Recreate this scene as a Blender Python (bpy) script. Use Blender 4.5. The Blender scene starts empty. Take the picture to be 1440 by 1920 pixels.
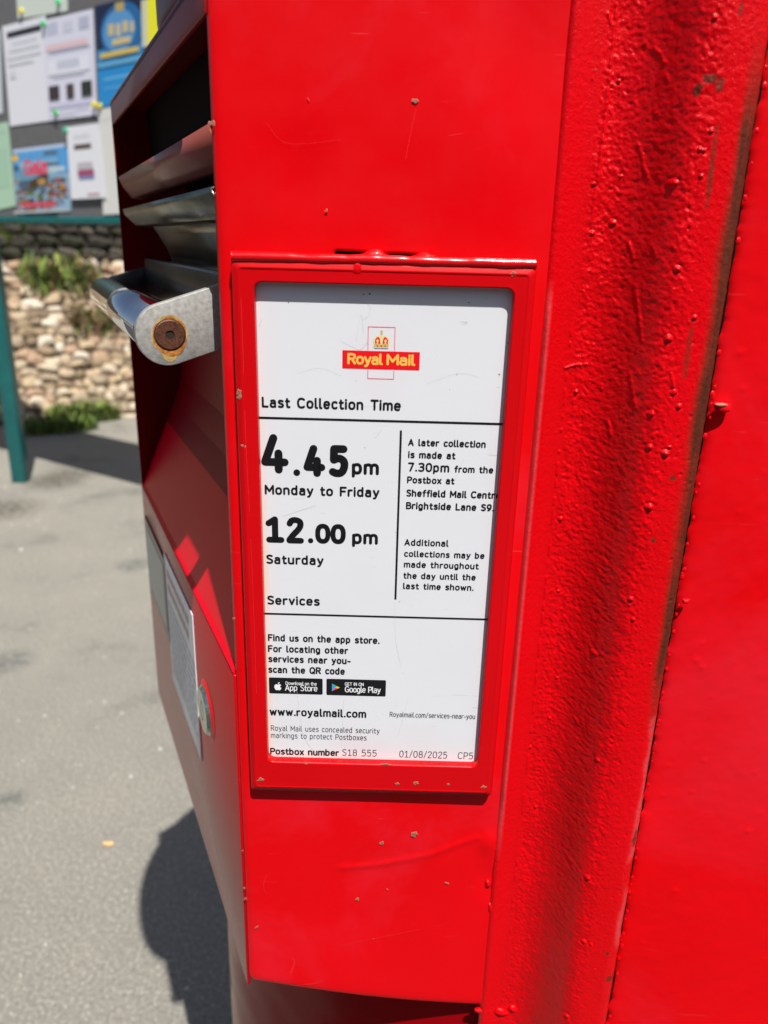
import bpy, math, random
import numpy as np
from mathutils import Matrix, Vector
random.seed(7); rng = np.random.default_rng(11)
S = bpy.context.scene
C = S.collection
PI = math.pi

# ------------------------------------------------------------------ camera
FPX = 1442.0; EYE = np.array([0, 0, 1.4])
def _cam_axes(vx=610.0, vy=5117.0):
    d = np.array([vx-720, vy-960, FPX]); down = d/np.linalg.norm(d)
    fw = np.array([0, 0, 1.0]); hy = fw-down*(fw@down); hy /= np.linalg.norm(hy)
    return np.stack([np.cross(down, hy), hy, -down])
RC = _cam_axes()
cd = bpy.data.cameras.new("camera"); cam = bpy.data.objects.new("camera", cd); C.objects.link(cam)
cd.sensor_fit = 'VERTICAL'; cd.lens = 6.86; cd.sensor_height = 6.86*1920/FPX; cd.sensor_width = cd.sensor_height*0.75
cd.clip_start = 0.01; cd.clip_end = 400
cd.dof.use_dof = True; cd.dof.focus_distance = 0.44; cd.dof.aperture_fstop = 1.95
M = Matrix.Identity(4)
for i in range(3):
    M[i][0] = RC[i, 0]; M[i][1] = -RC[i, 1]; M[i][2] = -RC[i, 2]; M[i][3] = EYE[i]
cam.matrix_world = M
S.camera = cam
# ------------------------------------------------------------------ light
SUN_AZ = math.radians(-20.4)        # heading the light travels to
SUN_EL = math.radians(61.5)
tr = Vector((math.sin(SUN_AZ)*math.cos(SUN_EL), math.cos(SUN_AZ)*math.cos(SUN_EL), -math.sin(SUN_EL)))
sl = bpy.data.lights.new("sun", 'SUN'); sl.energy = 4.6; sl.angle = math.radians(0.53); sl.color = (1, .965, .91)
sun = bpy.data.objects.new("sun", sl); C.objects.link(sun)
sun.rotation_euler = tr.to_track_quat('-Z', 'Y').to_euler(); sun.location = (3, -4, 9)
W = bpy.data.worlds.new("World"); S.world = W; W.use_nodes = True
wn = W.node_tree.nodes; wl = W.node_tree.links
bg = wn['Background']; sky = wn.new('ShaderNodeTexSky'); sky.sky_type = 'NISHITA'; sky.sun_disc = False
sky.sun_elevation = SUN_EL; sky.sun_rotation = math.atan2(-tr.x, -tr.y)
sky.dust_density = 2.0; sky.air_density = 1.0
bg.inputs[1].default_value = 0.055
wl.new(sky.outputs[0], bg.inputs[0])
S.view_settings.view_transform = 'Standard'; S.view_settings.look = 'None'
S.view_settings.exposure = 0.52; S.view_settings.gamma = 1; S.view_settings.use_curve_mapping = False

# ------------------------------------------------------------------ measuring helpers (a pixel of the survey photo -> a point on a real plane)
def ray(u, v): return RC @ np.array([u-720, v-960, FPX])
def on_plane(u, v, p, n):
    w = ray(u, v); return EYE + w*(((np.array(p)-EYE)@n)/(w@n))
def onY(u, v, Y=.4): return on_plane(u, v, (0, Y, 0), np.array([0, 1, 0]))
def onZ(u, v, z=0): return on_plane(u, v, (0, 0, z), np.array([0, 0, 1]))
# front of the parcel hopper: origin O at its near corner, a along the front, n outwards
AZ = math.radians(-24.5)
A3 = np.array([math.sin(AZ), math.cos(AZ), 0]); N3 = np.array([-math.cos(AZ), math.sin(AZ), 0]); O3 = np.array([-.0865, .4, 0])
def tn(t, n, z): return tuple(O3 + t*A3 + n*N3 + np.array([0, 0, z]))
def front_px(u, v, n=0.0):
    P = on_plane(u, v, O3+n*N3, N3)-O3; return P@A3, P[2]

# ------------------------------------------------------------------ numpy noise
def vnoise(x, y, seed=0):
    xi = np.floor(x).astype(int); yi = np.floor(y).astype(int); fx = x-xi; fy = y-yi
    fx = fx*fx*(3-2*fx); fy = fy*fy*(3-2*fy)
    def h(a, b):
        n = (a*374761393+b*668265263+seed*974711) & 0x7fffffff
        n = ((n ^ (n >> 13))*1274126177) & 0x7fffffff
        return ((n ^ (n >> 16)) & 0xffff)/65535.0
    return (h(xi, yi)*(1-fx)+h(xi+1, yi)*fx)*(1-fy)+(h(xi, yi+1)*(1-fx)+h(xi+1, yi+1)*fx)*fy
def fbm(x, y, o=3, seed=0):
    s = 0; a = 1; t = 0
    for k in range(o): s = s+a*vnoise(x*2**k, y*2**k, seed+k*17); t += a; a *= .5
    return s/t
def sst(a, b, x): t = np.clip((x-a)/(b-a), 0, 1); return t*t*(3-2*t)

# ------------------------------------------------------------------ materials
def newmat(name):
    m = bpy.data.materials.new(name); m.use_nodes = True
    return m, m.node_tree.nodes, m.node_tree.links, m.node_tree.nodes['Principled BSDF']
def simple(name, col, rough=.5, metal=0.0, spec=.5, noise=0.0, nscale=40, bump=0.0, bscale=200, coat=0.0):
    m, N, L, B = newmat(name)
    B.inputs['Base Color'].default_value = (*col, 1); B.inputs['Roughness'].default_value = rough
    B.inputs['Metallic'].default_value = metal; B.inputs['Specular IOR Level'].default_value = spec
    B.inputs['Coat Weight'].default_value = coat; B.inputs['Coat Roughness'].default_value = .1
    if noise or bump:
        tc = N.new('ShaderNodeTexCoord')
    if noise:
        n = N.new('ShaderNodeTexNoise'); n.inputs['Scale'].default_value = nscale; n.inputs['Detail'].default_value = 6
        L.new(tc.outputs['Object'], n.inputs['Vector'])
        r = N.new('ShaderNodeMapRange'); r.inputs[3].default_value = 1-noise; r.inputs[4].default_value = 1+noise
        r.inputs[1].default_value = .3; r.inputs[2].default_value = .7
        L.new(n.outputs[0], r.inputs[0])
        mx = N.new('ShaderNodeVectorMath'); mx.operation = 'SCALE'; mx.inputs[0].default_value = col
        L.new(r.outputs[0], mx.inputs['Scale']); L.new(mx.outputs[0], B.inputs['Base Color'])
    if bump:
        n = N.new('ShaderNodeTexNoise'); n.inputs['Scale'].default_value = bscale; n.inputs['Detail'].default_value = 4
        L.new(tc.outputs['Object'], n.inputs['Vector'])
        b = N.new('ShaderNodeBump'); b.inputs['Strength'].default_value = bump; b.inputs['Distance'].default_value = .001
        L.new(n.outputs[0], b.inputs['Height']); L.new(b.outputs[0], B.inputs['Normal'])
    return m
RED = (.76, .0010, .0030)
def red_paint(name, rough=.34, peel=.05, dents=.0, scratch=.0, attr=None, coat=.25, fine=None, col=RED, spec=.3, pink_haze=0):
    """old gloss post-office red: brush peel, shallow dents, rubbed scratches; attr = vertex masks of worn paint and painted highlight"""
    m, N, L, B = newmat(name)
    B.inputs['Roughness'].default_value = rough; B.inputs['Specular IOR Level'].default_value = spec
    B.inputs['Coat Weight'].default_value = coat; B.inputs['Coat Roughness'].default_value = .12
    tc = N.new('ShaderNodeTexCoord')
    n0 = N.new('ShaderNodeTexNoise'); n0.inputs['Scale'].default_value = 9; n0.inputs['Detail'].default_value = 5
    L.new(tc.outputs['Object'], n0.inputs['Vector'])
    cr = N.new('ShaderNodeMix'); cr.data_type = 'RGBA'
    cr.inputs['A'].default_value = (col[0]*.86, col[1], col[2]*.5, 1); cr.inputs['B'].default_value = (col[0]*1.03, col[1]*1.2, col[2]*2.2, 1)
    L.new(n0.outputs[0], cr.inputs['Factor'])
    colout = cr.outputs['Result']
    if pink_haze:
        nf = N.new('ShaderNodeTexNoise'); nf.inputs['Scale'].default_value = 5.5; nf.inputs['Detail'].default_value = 7; nf.inputs['Roughness'].default_value = .62; nf.inputs['Distortion'].default_value = .6
        L.new(tc.outputs['Object'], nf.inputs['Vector'])
        rf_ = N.new('ShaderNodeMapRange'); rf_.inputs[1].default_value = .48; rf_.inputs[2].default_value = .72; rf_.inputs[4].default_value = pink_haze; L.new(nf.outputs[0], rf_.inputs[0])
        mf = N.new('ShaderNodeMix'); mf.data_type = 'RGBA'; mf.inputs['B'].default_value = (col[0]*.97, .03, .06, 1); L.new(rf_.outputs[0], mf.inputs['Factor']); L.new(colout, mf.inputs['A']); colout = mf.outputs['Result']  # pinker patches stand in for the broad sheen on the gloss
        n3 = N.new('ShaderNodeTexNoise'); n3.inputs['Scale'].default_value = 30; n3.inputs['Detail'].default_value = 6; L.new(tc.outputs['Object'], n3.inputs['Vector'])
        rr3 = N.new('ShaderNodeMapRange'); rr3.inputs[1].default_value = .3; rr3.inputs[2].default_value = .7; rr3.inputs[3].default_value = rough-.08; rr3.inputs[4].default_value = rough+.12; L.new(n3.outputs[0], rr3.inputs[0]); L.new(rr3.outputs[0], B.inputs['Roughness'])
    h = None
    def addh(out, k):
        nonlocal h
        mm = N.new('ShaderNodeMath'); mm.operation = 'MULTIPLY'; mm.inputs[1].default_value = k; L.new(out, mm.inputs[0])
        if h is None: h = mm.outputs[0]
        else:
            ad = N.new('ShaderNodeMath'); ad.operation = 'ADD'; L.new(h, ad.inputs[0]); L.new(mm.outputs[0], ad.inputs[1]); h = ad.outputs[0]
    p = N.new('ShaderNodeTexNoise'); p.inputs['Scale'].default_value = 160; p.inputs['Detail'].default_value = 2
    L.new(tc.outputs['Object'], p.inputs['Vector']); addh(p.outputs[0], peel)
    if dents:
        p = N.new('ShaderNodeTexNoise'); p.inputs['Scale'].default_value = 14; p.inputs['Detail'].default_value = 1
        L.new(tc.outputs['Object'], p.inputs['Vector']); addh(p.outputs[0], dents)
    if fine:
        p = N.new('ShaderNodeTexNoise'); p.inputs['Scale'].default_value = fine[0]; p.inputs['Detail'].default_value = 6; p.inputs['Roughness'].default_value = .65
        L.new(tc.outputs['Object'], p.inputs['Vector']); addh(p.outputs[0], fine[1])
    b = N.new('ShaderNodeBump'); b.inputs['Strength'].default_value = 1; b.inputs['Distance'].default_value = .001
    L.new(h, b.inputs['Height']); L.new(b.outputs[0], B.inputs['Normal'])
    if scratch:
        for k, (rot, sc) in enumerate((((.0, .9, .0), 20), ((.0, -.5, .0), 27), ((0, .1, 0), 15))):
            mp = N.new('ShaderNodeMapping'); mp.inputs['Rotation'].default_value = rot; mp.inputs['Scale'].default_value = (1, 1, 22)
            mp.inputs['Location'].default_value = (k*3.1, 0, k)
            L.new(tc.outputs['Object'], mp.inputs['Vector'])
            q = N.new('ShaderNodeTexNoise'); q.inputs['Scale'].default_value = sc; q.inputs['Detail'].default_value = 3; q.inputs['Distortion'].default_value = .3
            L.new(mp.outputs[0], q.inputs['Vector'])
            r = N.new('ShaderNodeMapRange'); r.inputs[1].default_value = .735; r.inputs[2].default_value = .76; r.inputs[4].default_value = scratch
            L.new(q.outputs[0], r.inputs[0])
            mx = N.new('ShaderNodeMix'); mx.data_type = 'RGBA'; mx.inputs['B'].default_value = (.75, .09, .10, 1)
            L.new(r.outputs[0], mx.inputs['Factor']); L.new(colout, mx.inputs['A']); colout = mx.outputs['Result']
    if attr:
        at = N.new('ShaderNodeAttribute'); at.attribute_name = attr
        sp = N.new('ShaderNodeSeparateColor'); L.new(at.outputs['Color'], sp.inputs[0])
        q = N.new('ShaderNodeTexNoise'); q.inputs['Scale'].default_value = 260; q.inputs['Detail'].default_value = 4
        mp = N.new('ShaderNodeMapping'); mp.inputs['Scale'].default_value = (1, 1, .35); L.new(tc.outputs['Object'], mp.inputs['Vector']); L.new(mp.outputs[0], q.inputs['Vector'])
        bc = N.new('ShaderNodeMix'); bc.data_type = 'RGBA'; bc.inputs['A'].default_value = (.045, .010, .005, 1); bc.inputs['B'].default_value = (.150, .030, .012, 1)
        L.new(q.outputs[0], bc.inputs['Factor'])
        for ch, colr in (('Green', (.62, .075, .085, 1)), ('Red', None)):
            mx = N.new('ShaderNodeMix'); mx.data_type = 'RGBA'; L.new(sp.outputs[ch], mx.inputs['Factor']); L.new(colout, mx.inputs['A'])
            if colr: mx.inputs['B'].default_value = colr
            else: L.new(bc.outputs['Result'], mx.inputs['B'])
            colout = mx.outputs['Result']
        mxr = N.new('ShaderNodeMath'); mxr.operation = 'MAXIMUM'; L.new(sp.outputs['Red'], mxr.inputs[0]); L.new(sp.outputs['Green'], mxr.inputs[1])
        rr = N.new('ShaderNodeMapRange'); rr.inputs[3].default_value = rough; rr.inputs[4].default_value = .55; L.new(mxr.outputs[0], rr.inputs[0]); L.new(rr.outputs[0], B.inputs['Roughness'])
        cw = N.new('ShaderNodeMapRange'); cw.inputs[3].default_value = coat; cw.inputs[4].default_value = 0; L.new(mxr.outputs[0], cw.inputs[0]); L.new(cw.outputs[0], B.inputs['Coat Weight'])
    L.new(colout, B.inputs['Base Color'])
    return m
M_plate = red_paint('red_gloss_sheet', .34, .03, .55, .35, coat=.03, spec=.18, pink_haze=.5)
M_frame = red_paint('red_gloss_frame', .33, .05, .3, .15, coat=.05, spec=.22, col=(.62, .0012, .003))
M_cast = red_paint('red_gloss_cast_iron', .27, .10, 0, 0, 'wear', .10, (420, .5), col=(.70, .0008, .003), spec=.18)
M_door = red_paint('red_gloss_door', .40, .04, .35, .12, coat=.0, spec=.14, pink_haze=.35)
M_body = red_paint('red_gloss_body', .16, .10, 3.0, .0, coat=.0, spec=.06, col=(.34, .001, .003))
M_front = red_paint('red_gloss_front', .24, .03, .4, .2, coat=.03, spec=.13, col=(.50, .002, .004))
M_inner = red_paint('red_gloss_inner', .35, .03, .3, .0, coat=.0, spec=.10, col=(.76, .0010, .0120))
M_shade = red_paint('red_shaded', .28, .03, .3, .0, coat=.0, spec=.3, col=(.17, .0006, .003))  # red darkened: recess and neck shade put into the paint colour
M_edge = simple('worn_sheet_edge', (.17, .07, .055), .5, 0, .5, .35, 300)
M_black = simple('black_print', (.006, .006, .008), .38)
M_badge = simple('badge_black', (.008, .008, .010), .35)
M_grey = simple('grey_print', (.06, .065, .075), .4)
M_white = simple('white_print', (.82, .83, .85), .4)
M_logo = simple('logo_red', (.80, .004, .010), .4)
M_gold = simple('logo_gold', (.86, .50, .09), .4)
M_slot = simple('slot_dark', (.006, .001, .001), .8, 0, .1)  # near black standing in for shade inside slots, gap and recess
M_chip = simple('bare_rusty_metal', (.24, .135, .085), .75, 0, .3, .4, 900)
M_chip_edge = simple('chip_edge_primer', (.50, .16, .10), .7)
M_steel = simple('dull_stainless', (.24, .25, .215), .30, 1, .5, .25, 30, .15, 400)
M_steel_shade = simple('stainless_dark_reflections', (.13, .12, .12), .25, 1, .5, .3, 22)  # stainless darkened; its dark reflections are put into the base colour
M_chrome = simple('polished_bar', (.88, .88, .90), .07, 1, .5, .05, 60, .03, 90)
M_tab = simple('sandy_cast_bracket', (.36, .35, .325), .45, .15, .4, .22, 420, .25, 2200)
M_rust = simple('rusty_bolt', (.115, .042, .022), .45, .3, .5, .45, 700, .4, 1500)
M_rustring = simple('rust_stain_dark', (.40, .15, .03), .6, 0, .3, .5, 500)
M_ruststain = simple('rust_stain_pale', (.46, .32, .12), .55, 0, .3, .35, 260)
M_lock = simple('lock_brass_grey', (.42, .46, .40), .25, .9, .5, .35, 300)
M_teal = simple('teal_paint', (.004, .115, .115), .35, 0, .5, .15, 12)
M_backing = simple('grey_felt_backing', (.135, .135, .14), .8, 0, .3, .1, 40)

# label with weathering of its own
def label_mat():
    m, N, L, B = newmat('enamelled_notice')
    B.inputs['Roughness'].default_value = .33; B.inputs['Specular IOR Level'].default_value = .5
    tc = N.new('ShaderNodeTexCoord'); sx = N.new('ShaderNodeSeparateXYZ'); L.new(tc.outputs['Object'], sx.inputs[0])
    base = N.new('ShaderNodeRGB'); base.outputs[0].default_value = (.715, .73, .76, 1); out = base.outputs[0]
    def mix(fac, c, o):
        mx = N.new('ShaderNodeMix'); mx.data_type = 'RGBA'; L.new(fac, mx.inputs['Factor']); L.new(o, mx.inputs['A']); mx.inputs['B'].default_value = (*c, 1); return mx.outputs['Result']
    def mr(o, a, b, c=0, d=1):
        r = N.new('ShaderNodeMapRange'); r.inputs[1].default_value = a; r.inputs[2].default_value = b; r.inputs[3].default_value = c; r.inputs[4].default_value = d; L.new(o, r.inputs[0]); return r.outputs[0]
    def mul(a, b):
        q = N.new('ShaderNodeMath'); q.operation = 'MULTIPLY'; L.new(a, q.inputs[0]); L.new(b, q.inputs[1]); return q.outputs[0]
    n1 = N.new('ShaderNodeTexNoise'); n1.inputs['Scale'].default_value = 25; n1.inputs['Detail'].default_value = 6; L.new(tc.outputs['Object'], n1.inputs['Vector'])
    # amber creep along the left edge and the bottom
    out = mix(mul(mr(sx.outputs['X'], -.0635, -.0685, 0, 1), mul(mr(sx.outputs['Z'], 1.36, 1.24), mr(n1.outputs[0], .35, .6, .25, .9))), (.80, .55, .26), out)
    out = mix(mul(mr(sx.outputs['Z'], 1.1045, 1.0965, 0, 1), mul(mr(sx.outputs['X'], .0, -.03), mr(n1.outputs[0], .3, .65, .15, .9))), (.80, .58, .30), out)
    # pink bleed at the logo and at the foot
    for (cx, cz, r, k) in ((-.0045, 1.343, .026, .16), (-.013, 1.104, .022, .22), (.022, 1.100, .03, .10)):
        cb = N.new('ShaderNodeVectorMath'); cb.operation = 'DISTANCE'; L.new(tc.outputs['Object'], cb.inputs[0]); cb.inputs[1].default_value = (cx, .3987, cz)
        out = mix(mul(mr(cb.outputs['Value'], r, 0, 0, k), mr(n1.outputs[0], .3, .7, .5, 1)), (.80, .30, .33), out)
    for k, (rot, sc, hi) in enumerate((((0, .7, 0), 26, .74), ((0, -.35, 0), 34, .745), ((0, 1.25, 0), 24, .74), ((0, -1.2, 0), 40, .74))):
        mp = N.new('ShaderNodeMapping'); mp.inputs['Rotation'].default_value = rot; mp.inputs['Scale'].default_value = (1, 1, 14); mp.inputs['Location'].default_value = (k*2.3, 0, k*1.7)
        L.new(tc.outputs['Object'], mp.inputs['Vector'])
        q = N.new('ShaderNodeTexNoise'); q.inputs['Scale'].default_value = sc; q.inputs['Detail'].default_value = 4; q.inputs['Distortion'].default_value = .8; L.new(mp.outputs[0], q.inputs['Vector'])
        out = mix(mr(q.outputs[0], hi, hi+.02, 0, .4), (.42, .42, .43), out)
    sp = N.new('ShaderNodeTexNoise'); sp.inputs['Scale'].default_value = 330; sp.inputs['Detail'].default_value = 2; L.new(tc.outputs['Object'], sp.inputs['Vector'])
    out = mix(mr(sp.outputs[0], .765, .80, 0, .55), (.3, .29, .28), out)
    out = mix(mr(n1.outputs[0], .45, .8, 0, .25), (.66, .67, .68), out)
    L.new(out, B.inputs['Base Color'])
    b = N.new('ShaderNodeBump'); b.inputs['Distance'].default_value = .0003; b.inputs['Strength'].default_value = .5; L.new(n1.outputs[0], b.inputs['Height']); L.new(b.outputs[0], B.inputs['Normal'])
    return m
M_label = label_mat()

# ------------------------------------------------------------------ mesh helpers
def mesh_obj(name, verts, faces, mat, parent=None, smooth=False):
    me = bpy.data.meshes.new(name); me.from_pydata([tuple(v) for v in verts], [], [tuple(f) for f in faces]); me.update()
    if smooth: me.polygons.foreach_set('use_smooth', [True]*len(me.polygons))
    for mm in (mat if isinstance(mat, (list, tuple)) else [mat]): me.materials.append(mm)
    o = bpy.data.objects.new(name, me); C.objects.link(o)
    if parent is not None: o.parent = parent; o.matrix_parent_inverse = parent.matrix_world.inverted()
    return o
class MB:
    def __init__(s): s.v = []; s.f = []
    def add(s, vs, fs):
        b = len(s.v); s.v += [tuple(v) for v in vs]; s.f += [tuple(i+b for i in f) for f in fs]
    def hexa(s, p):   # 8 points: bottom 4, top 4
        s.add(p, [(0, 3, 2, 1), (4, 5, 6, 7), (0, 1, 5, 4), (1, 2, 6, 5), (2, 3, 7, 6), (3, 0, 4, 7)])
    def prism(s, poly, off):  # poly 3d points, off vector
        n = len(poly); off = np.array(off); q = [np.array(p) for p in poly]
        s.add(q+[p+off for p in q], [tuple(range(n))[::-1], tuple(range(n, 2*n))]+[(i, (i+1) % n, n+(i+1) % n, n+i) for i in range(n)])
    def tube(s, p0, p1, r, n=40, caps=True):
        p0 = np.array(p0, float); p1 = np.array(p1, float); d = p1-p0; d /= np.linalg.norm(d)
        u = np.cross(d, [0, 0, 1]) if abs(d[2]) < .9 else np.cross(d, [1, 0, 0]); u /= np.linalg.norm(u); w = np.cross(d, u)
        rs = [(p0+r*(math.cos(2*PI*k/n)*u+math.sin(2*PI*k/n)*w)) for k in range(n)]+[(p1+r*(math.cos(2*PI*k/n)*u+math.sin(2*PI*k/n)*w)) for k in range(n)]
        s.add(rs, [(k, (k+1) % n, n+(k+1) % n, n+k) for k in range(n)]+([tuple(range(n))[::-1], tuple(range(n, 2*n))] if caps else []))
    def build(s, name, mat, parent=None, smooth=False, bevel=0, seg=2):
        o = mesh_obj(name, s.v, s.f, mat, parent, smooth)
        if bevel:
            md = o.modifiers.new('bevel', 'BEVEL'); md.width = bevel; md.segments = seg; md.limit_method = 'ANGLE'; md.angle_limit = math.radians(35)
            o.data.polygons.foreach_set('use_smooth', [True]*len(o.data.polygons))
        return o
def grid_obj(name, P, mat, parent, keep=None, color=None, smooth=True):
    """P: (nz, nx, 3) array; optional boolean face mask and per-vertex colours"""
    nz, nx = P.shape[:2]; idx = np.arange(nz*nx).reshape(nz, nx)
    q = np.stack([idx[:-1, :-1], idx[:-1, 1:], idx[1:, 1:], idx[1:, :-1]], -1)
    if keep is not None: q = q[keep]
    q = q.reshape(-1, 4)
    me = bpy.data.meshes.new(name); me.vertices.add(nz*nx); me.vertices.foreach_set('co', P.astype(np.float32).ravel())
    me.loops.add(q.size); me.loops.foreach_set('vertex_index', q.astype(np.int32).ravel())
    me.polygons.add(len(q)); me.polygons.foreach_set('loop_start', np.arange(0, q.size, 4, dtype=np.int32)); me.polygons.foreach_set('loop_total', np.full(len(q), 4, dtype=np.int32))
    me.update(calc_edges=True); me.validate()
    me.polygons.foreach_set('use_smooth', [smooth]*len(me.polygons)); me.materials.append(mat)
    if color is not None:
        ca = me.color_attributes.new('wear', 'FLOAT_COLOR', 'POINT'); ca.data.foreach_set('color', color.astype(np.float32).ravel())
    o = bpy.data.objects.new(name, me); C.objects.link(o)
    if parent is not None: o.parent = parent; o.matrix_parent_inverse = parent.matrix_world.inverted()
    return o
def thing(name, loc, label, cat, group=None):
    o = bpy.data.objects.new(name, None); C.objects.link(o); o.location = loc; o.empty_display_size = .05
    o['label'] = label; o['category'] = cat
    if group: o['group'] = group
    bpy.context.view_layer.update()
    return o
def tag(o, label, cat, group=None, kind=None):
    o['label'] = label; o['category'] = cat
    if group: o['group'] = group
    if kind: o['kind'] = kind
    return o

# ================================================================== SETTING
# asphalt
def asphalt():
    m, N, L, B = newmat('worn_asphalt'); B.inputs['Roughness'].default_value = .75; B.inputs['Specular IOR Level'].default_value = .35
    tc = N.new('ShaderNodeTexCoord')
    def noise(sc, det=5, rough=.6):
        n = N.new('ShaderNodeTexNoise'); n.inputs['Scale'].default_value = sc; n.inputs['Detail'].default_value = det; n.inputs['Roughness'].default_value = rough
        L.new(tc.outputs['Object'], n.inputs['Vector']); return n.outputs[0]
    def ramp(o, pts):
        r = N.new('ShaderNodeValToRGB'); L.new(o, r.inputs[0]); e = r.color_ramp.elements
        e[0].position, e[0].color = pts[0][0], (*pts[0][1], 1); e[1].position, e[1].color = pts[-1][0], (*pts[-1][1], 1)
        for p, c in pts[1:-1]: x = e.new(p); x.color = (*c, 1)
        return r.outputs[0]
    agg = ramp(noise(125, 8, .85), [(.32, (.060, .056, .048)), (.45, (.220, .208, .180)), (.55, (.305, .290, .252)), (.66, (.76, .72, .63))])
    big = ramp(noise(2.2, 9, .68), [(.32, (.62, .62, .61)), (.44, (.95, .95, .94)), (.65, (1.06, 1.05, 1.03))])
    mu = N.new('ShaderNodeMix'); mu.data_type = 'RGBA'; mu.blend_type = 'MULTIPLY'; mu.inputs['Factor'].default_value = 1
    L.new(agg, mu.inputs['A']); L.new(big, mu.inputs['B'])
    out = mu.outputs['Result']
    n2 = noise(34, 6, .7)
    for px in ((20, 1240, .10), (18, 1500, .05), (130, 890, .22), (5, 955, .25), (250, 1060, .10), (100, 905, .2), (60, 470, .0)):
        if px[2] == 0: continue
        c = onZ(px[0], px[1])
        d = N.new('ShaderNodeVectorMath'); d.operation = 'DISTANCE'; d.inputs[1].default_value = tuple(c); L.new(tc.outputs['Object'], d.inputs[0])
        r = N.new('ShaderNodeMapRange'); r.inputs[1].default_value = px[2]; r.inputs[2].default_value = px[2]*.25; L.new(d.outputs['Value'], r.inputs[0])
        k = N.new('ShaderNodeMapRange'); k.inputs[1].default_value = .38; k.inputs[2].default_value = .56; L.new(n2, k.inputs[0])
        mm = N.new('ShaderNodeMath'); mm.operation = 'MULTIPLY'; L.new(r.outputs[0], mm.inputs[0]); L.new(k.outputs[0], mm.inputs[1])
        mx = N.new('ShaderNodeMix'); mx.data_type = 'RGBA'; L.new(mm.outputs[0], mx.inputs['Factor']); L.new(out, mx.inputs['A']); mx.inputs['B'].default_value = (.085, .075, .055, 1) if px[1] < 960 else (.115, .12, .11, 1)
        out = mx.outputs['Result']
    L.new(out, B.inputs['Base Color'])
    b = N.new('ShaderNodeBump'); b.inputs['Strength'].default_value = .9; b.inputs['Distance'].default_value = .004
    L.new(noise(260, 4, .75), b.inputs['Height']); L.new(b.outputs[0], B.inputs['Normal'])
    return m
gnd = mesh_obj('ground', [(-60, -60, 0), (60, -60, 0), (60, 60, 0), (-60, 60, 0)], [(0, 1, 2, 3)], asphalt()); gnd['kind'] = 'structure'
# unseen, added to darken reflections: carriageway behind the viewer and a tall hedge on its far side (they show in the gloss paint and the bar)
added_road = mesh_obj('added_road', [(-30, -9, .004), (30, -9, .004), (30, .28, .004), (-30, .28, .004)], [(0, 1, 2, 3)], simple('dark_tarmac', (.040, .040, .042), .8, 0, .25, .25, 60, .6, 200)); added_road['kind'] = 'structure'
hv = []; hf = []; _r = random.Random(2)
for i in range(61):
    for j in range(9):
        x = -24+.8*i; z = .55*j; hv.append((x+_r.uniform(-.2, .2), -9.6+_r.uniform(-.35, .35)-.06*j, z*(1+.06*math.sin(i*.7))))
for i in range(60):
    for j in range(8): a = i*9+j; hf.append((a, a+9, a+10, a+1))
_n = len(hv); hv += [(-24, -12, 0), (36.8-12, -12, 0), (36.8-12, -12, 4.2), (-24, -12, 4.2)]; hf.append((_n, _n+1, _n+2, _n+3))
added_hedge = mesh_obj('added_hedge', hv, hf, simple('hedge_leaves', (.035, .06, .02), .8, 0, .2, .5, 6, 1, 12)); added_hedge['kind'] = 'structure'

gt = MB(); _g = random.Random(8)
for i in range(900):
    x, y = _g.uniform(-2.6, -.3), _g.uniform(1.0, 4.6); sz = _g.uniform(.0012, .0030) if i % 9 else _g.uniform(.003, .006)
    a = _g.uniform(0, 6); q = [(x+sz*math.cos(a+k*PI/2)*_g.uniform(.7, 1.2), y+sz*math.sin(a+k*PI/2)*_g.uniform(.7, 1.2), .0005) for k in range(4)]
    gt.add(q+[(x, y, .001+sz*.8)], [(0, 1, 4), (1, 2, 4), (2, 3, 4), (3, 0, 4)])
go = gt.build('grit', simple('pale_grit', (.66, .64, .58), .35, 0, .6, .3, 30)); tag(go, 'fine pale grit scattered over the grey asphalt', 'grit'); go['kind'] = 'stuff'

# ------------------------------------------------------------------ stone bank and the darker wall on top of it
b0 = onZ(-60, 802); b1 = onZ(300, 778)
u = (b1-b0); u /= np.linalg.norm(u); perp = np.array([-u[1], u[0], 0])
BL = 3.4; b00 = b0-u*1.2
RUN, RISE = .62, 1.14
def bank_pt(s, k, lift=0):   # s metres along, k 0..1 up the face
    nn = np.array([0, 0, 1])*RUN-perp*RISE; nn /= np.linalg.norm(nn)
    return b00+u*s+perp*RUN*k+np.array([0, 0, RISE*k])+nn*lift
m_soil = simple('bank_soil', (.15, .11, .075), .9, 0, .2, .35, 14, 1, 30)
K = [bank_pt(-8, -.02), bank_pt(BL+9, -.02), bank_pt(BL+9, 1), bank_pt(-8, 1), bank_pt(BL+9, 1)+perp*3, bank_pt(-8, 1)+perp*3]
bank = thing('stone_bank', b00, 'sloping bank of tan and buff rubble stones behind the noticeboard', 'stone bank')
mesh_obj('soil', K, [(0, 1, 2, 3), (3, 2, 4, 5)], m_soil, bank)
def stone_mesh(seed, mat):
    import bmesh
    bm = bmesh.new(); bmesh.ops.create_icosphere(bm, subdivisions=2, radius=1)
    r = random.Random(seed); ph = [r.uniform(0, 6) for _ in range(6)]
    for v in bm.verts:
        c = v.co; k = 1+.16*math.sin(3*c.x+ph[0])*math.sin(2.6*c.y+ph[1])+.12*math.sin(4*c.z+ph[2]+2*c.x)
        e = 3.2; q = (abs(c.x)**e+abs(c.y)**e+abs(c.z)**e)**(1/e); v.co = c*(k/q)*.86+Vector((r.uniform(-.06, .06), r.uniform(-.06, .06), r.uniform(-.06, .06)))
    me = bpy.data.meshes.new('stone'); bm.to_mesh(me); bm.free(); me.materials.append(mat); return me
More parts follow.
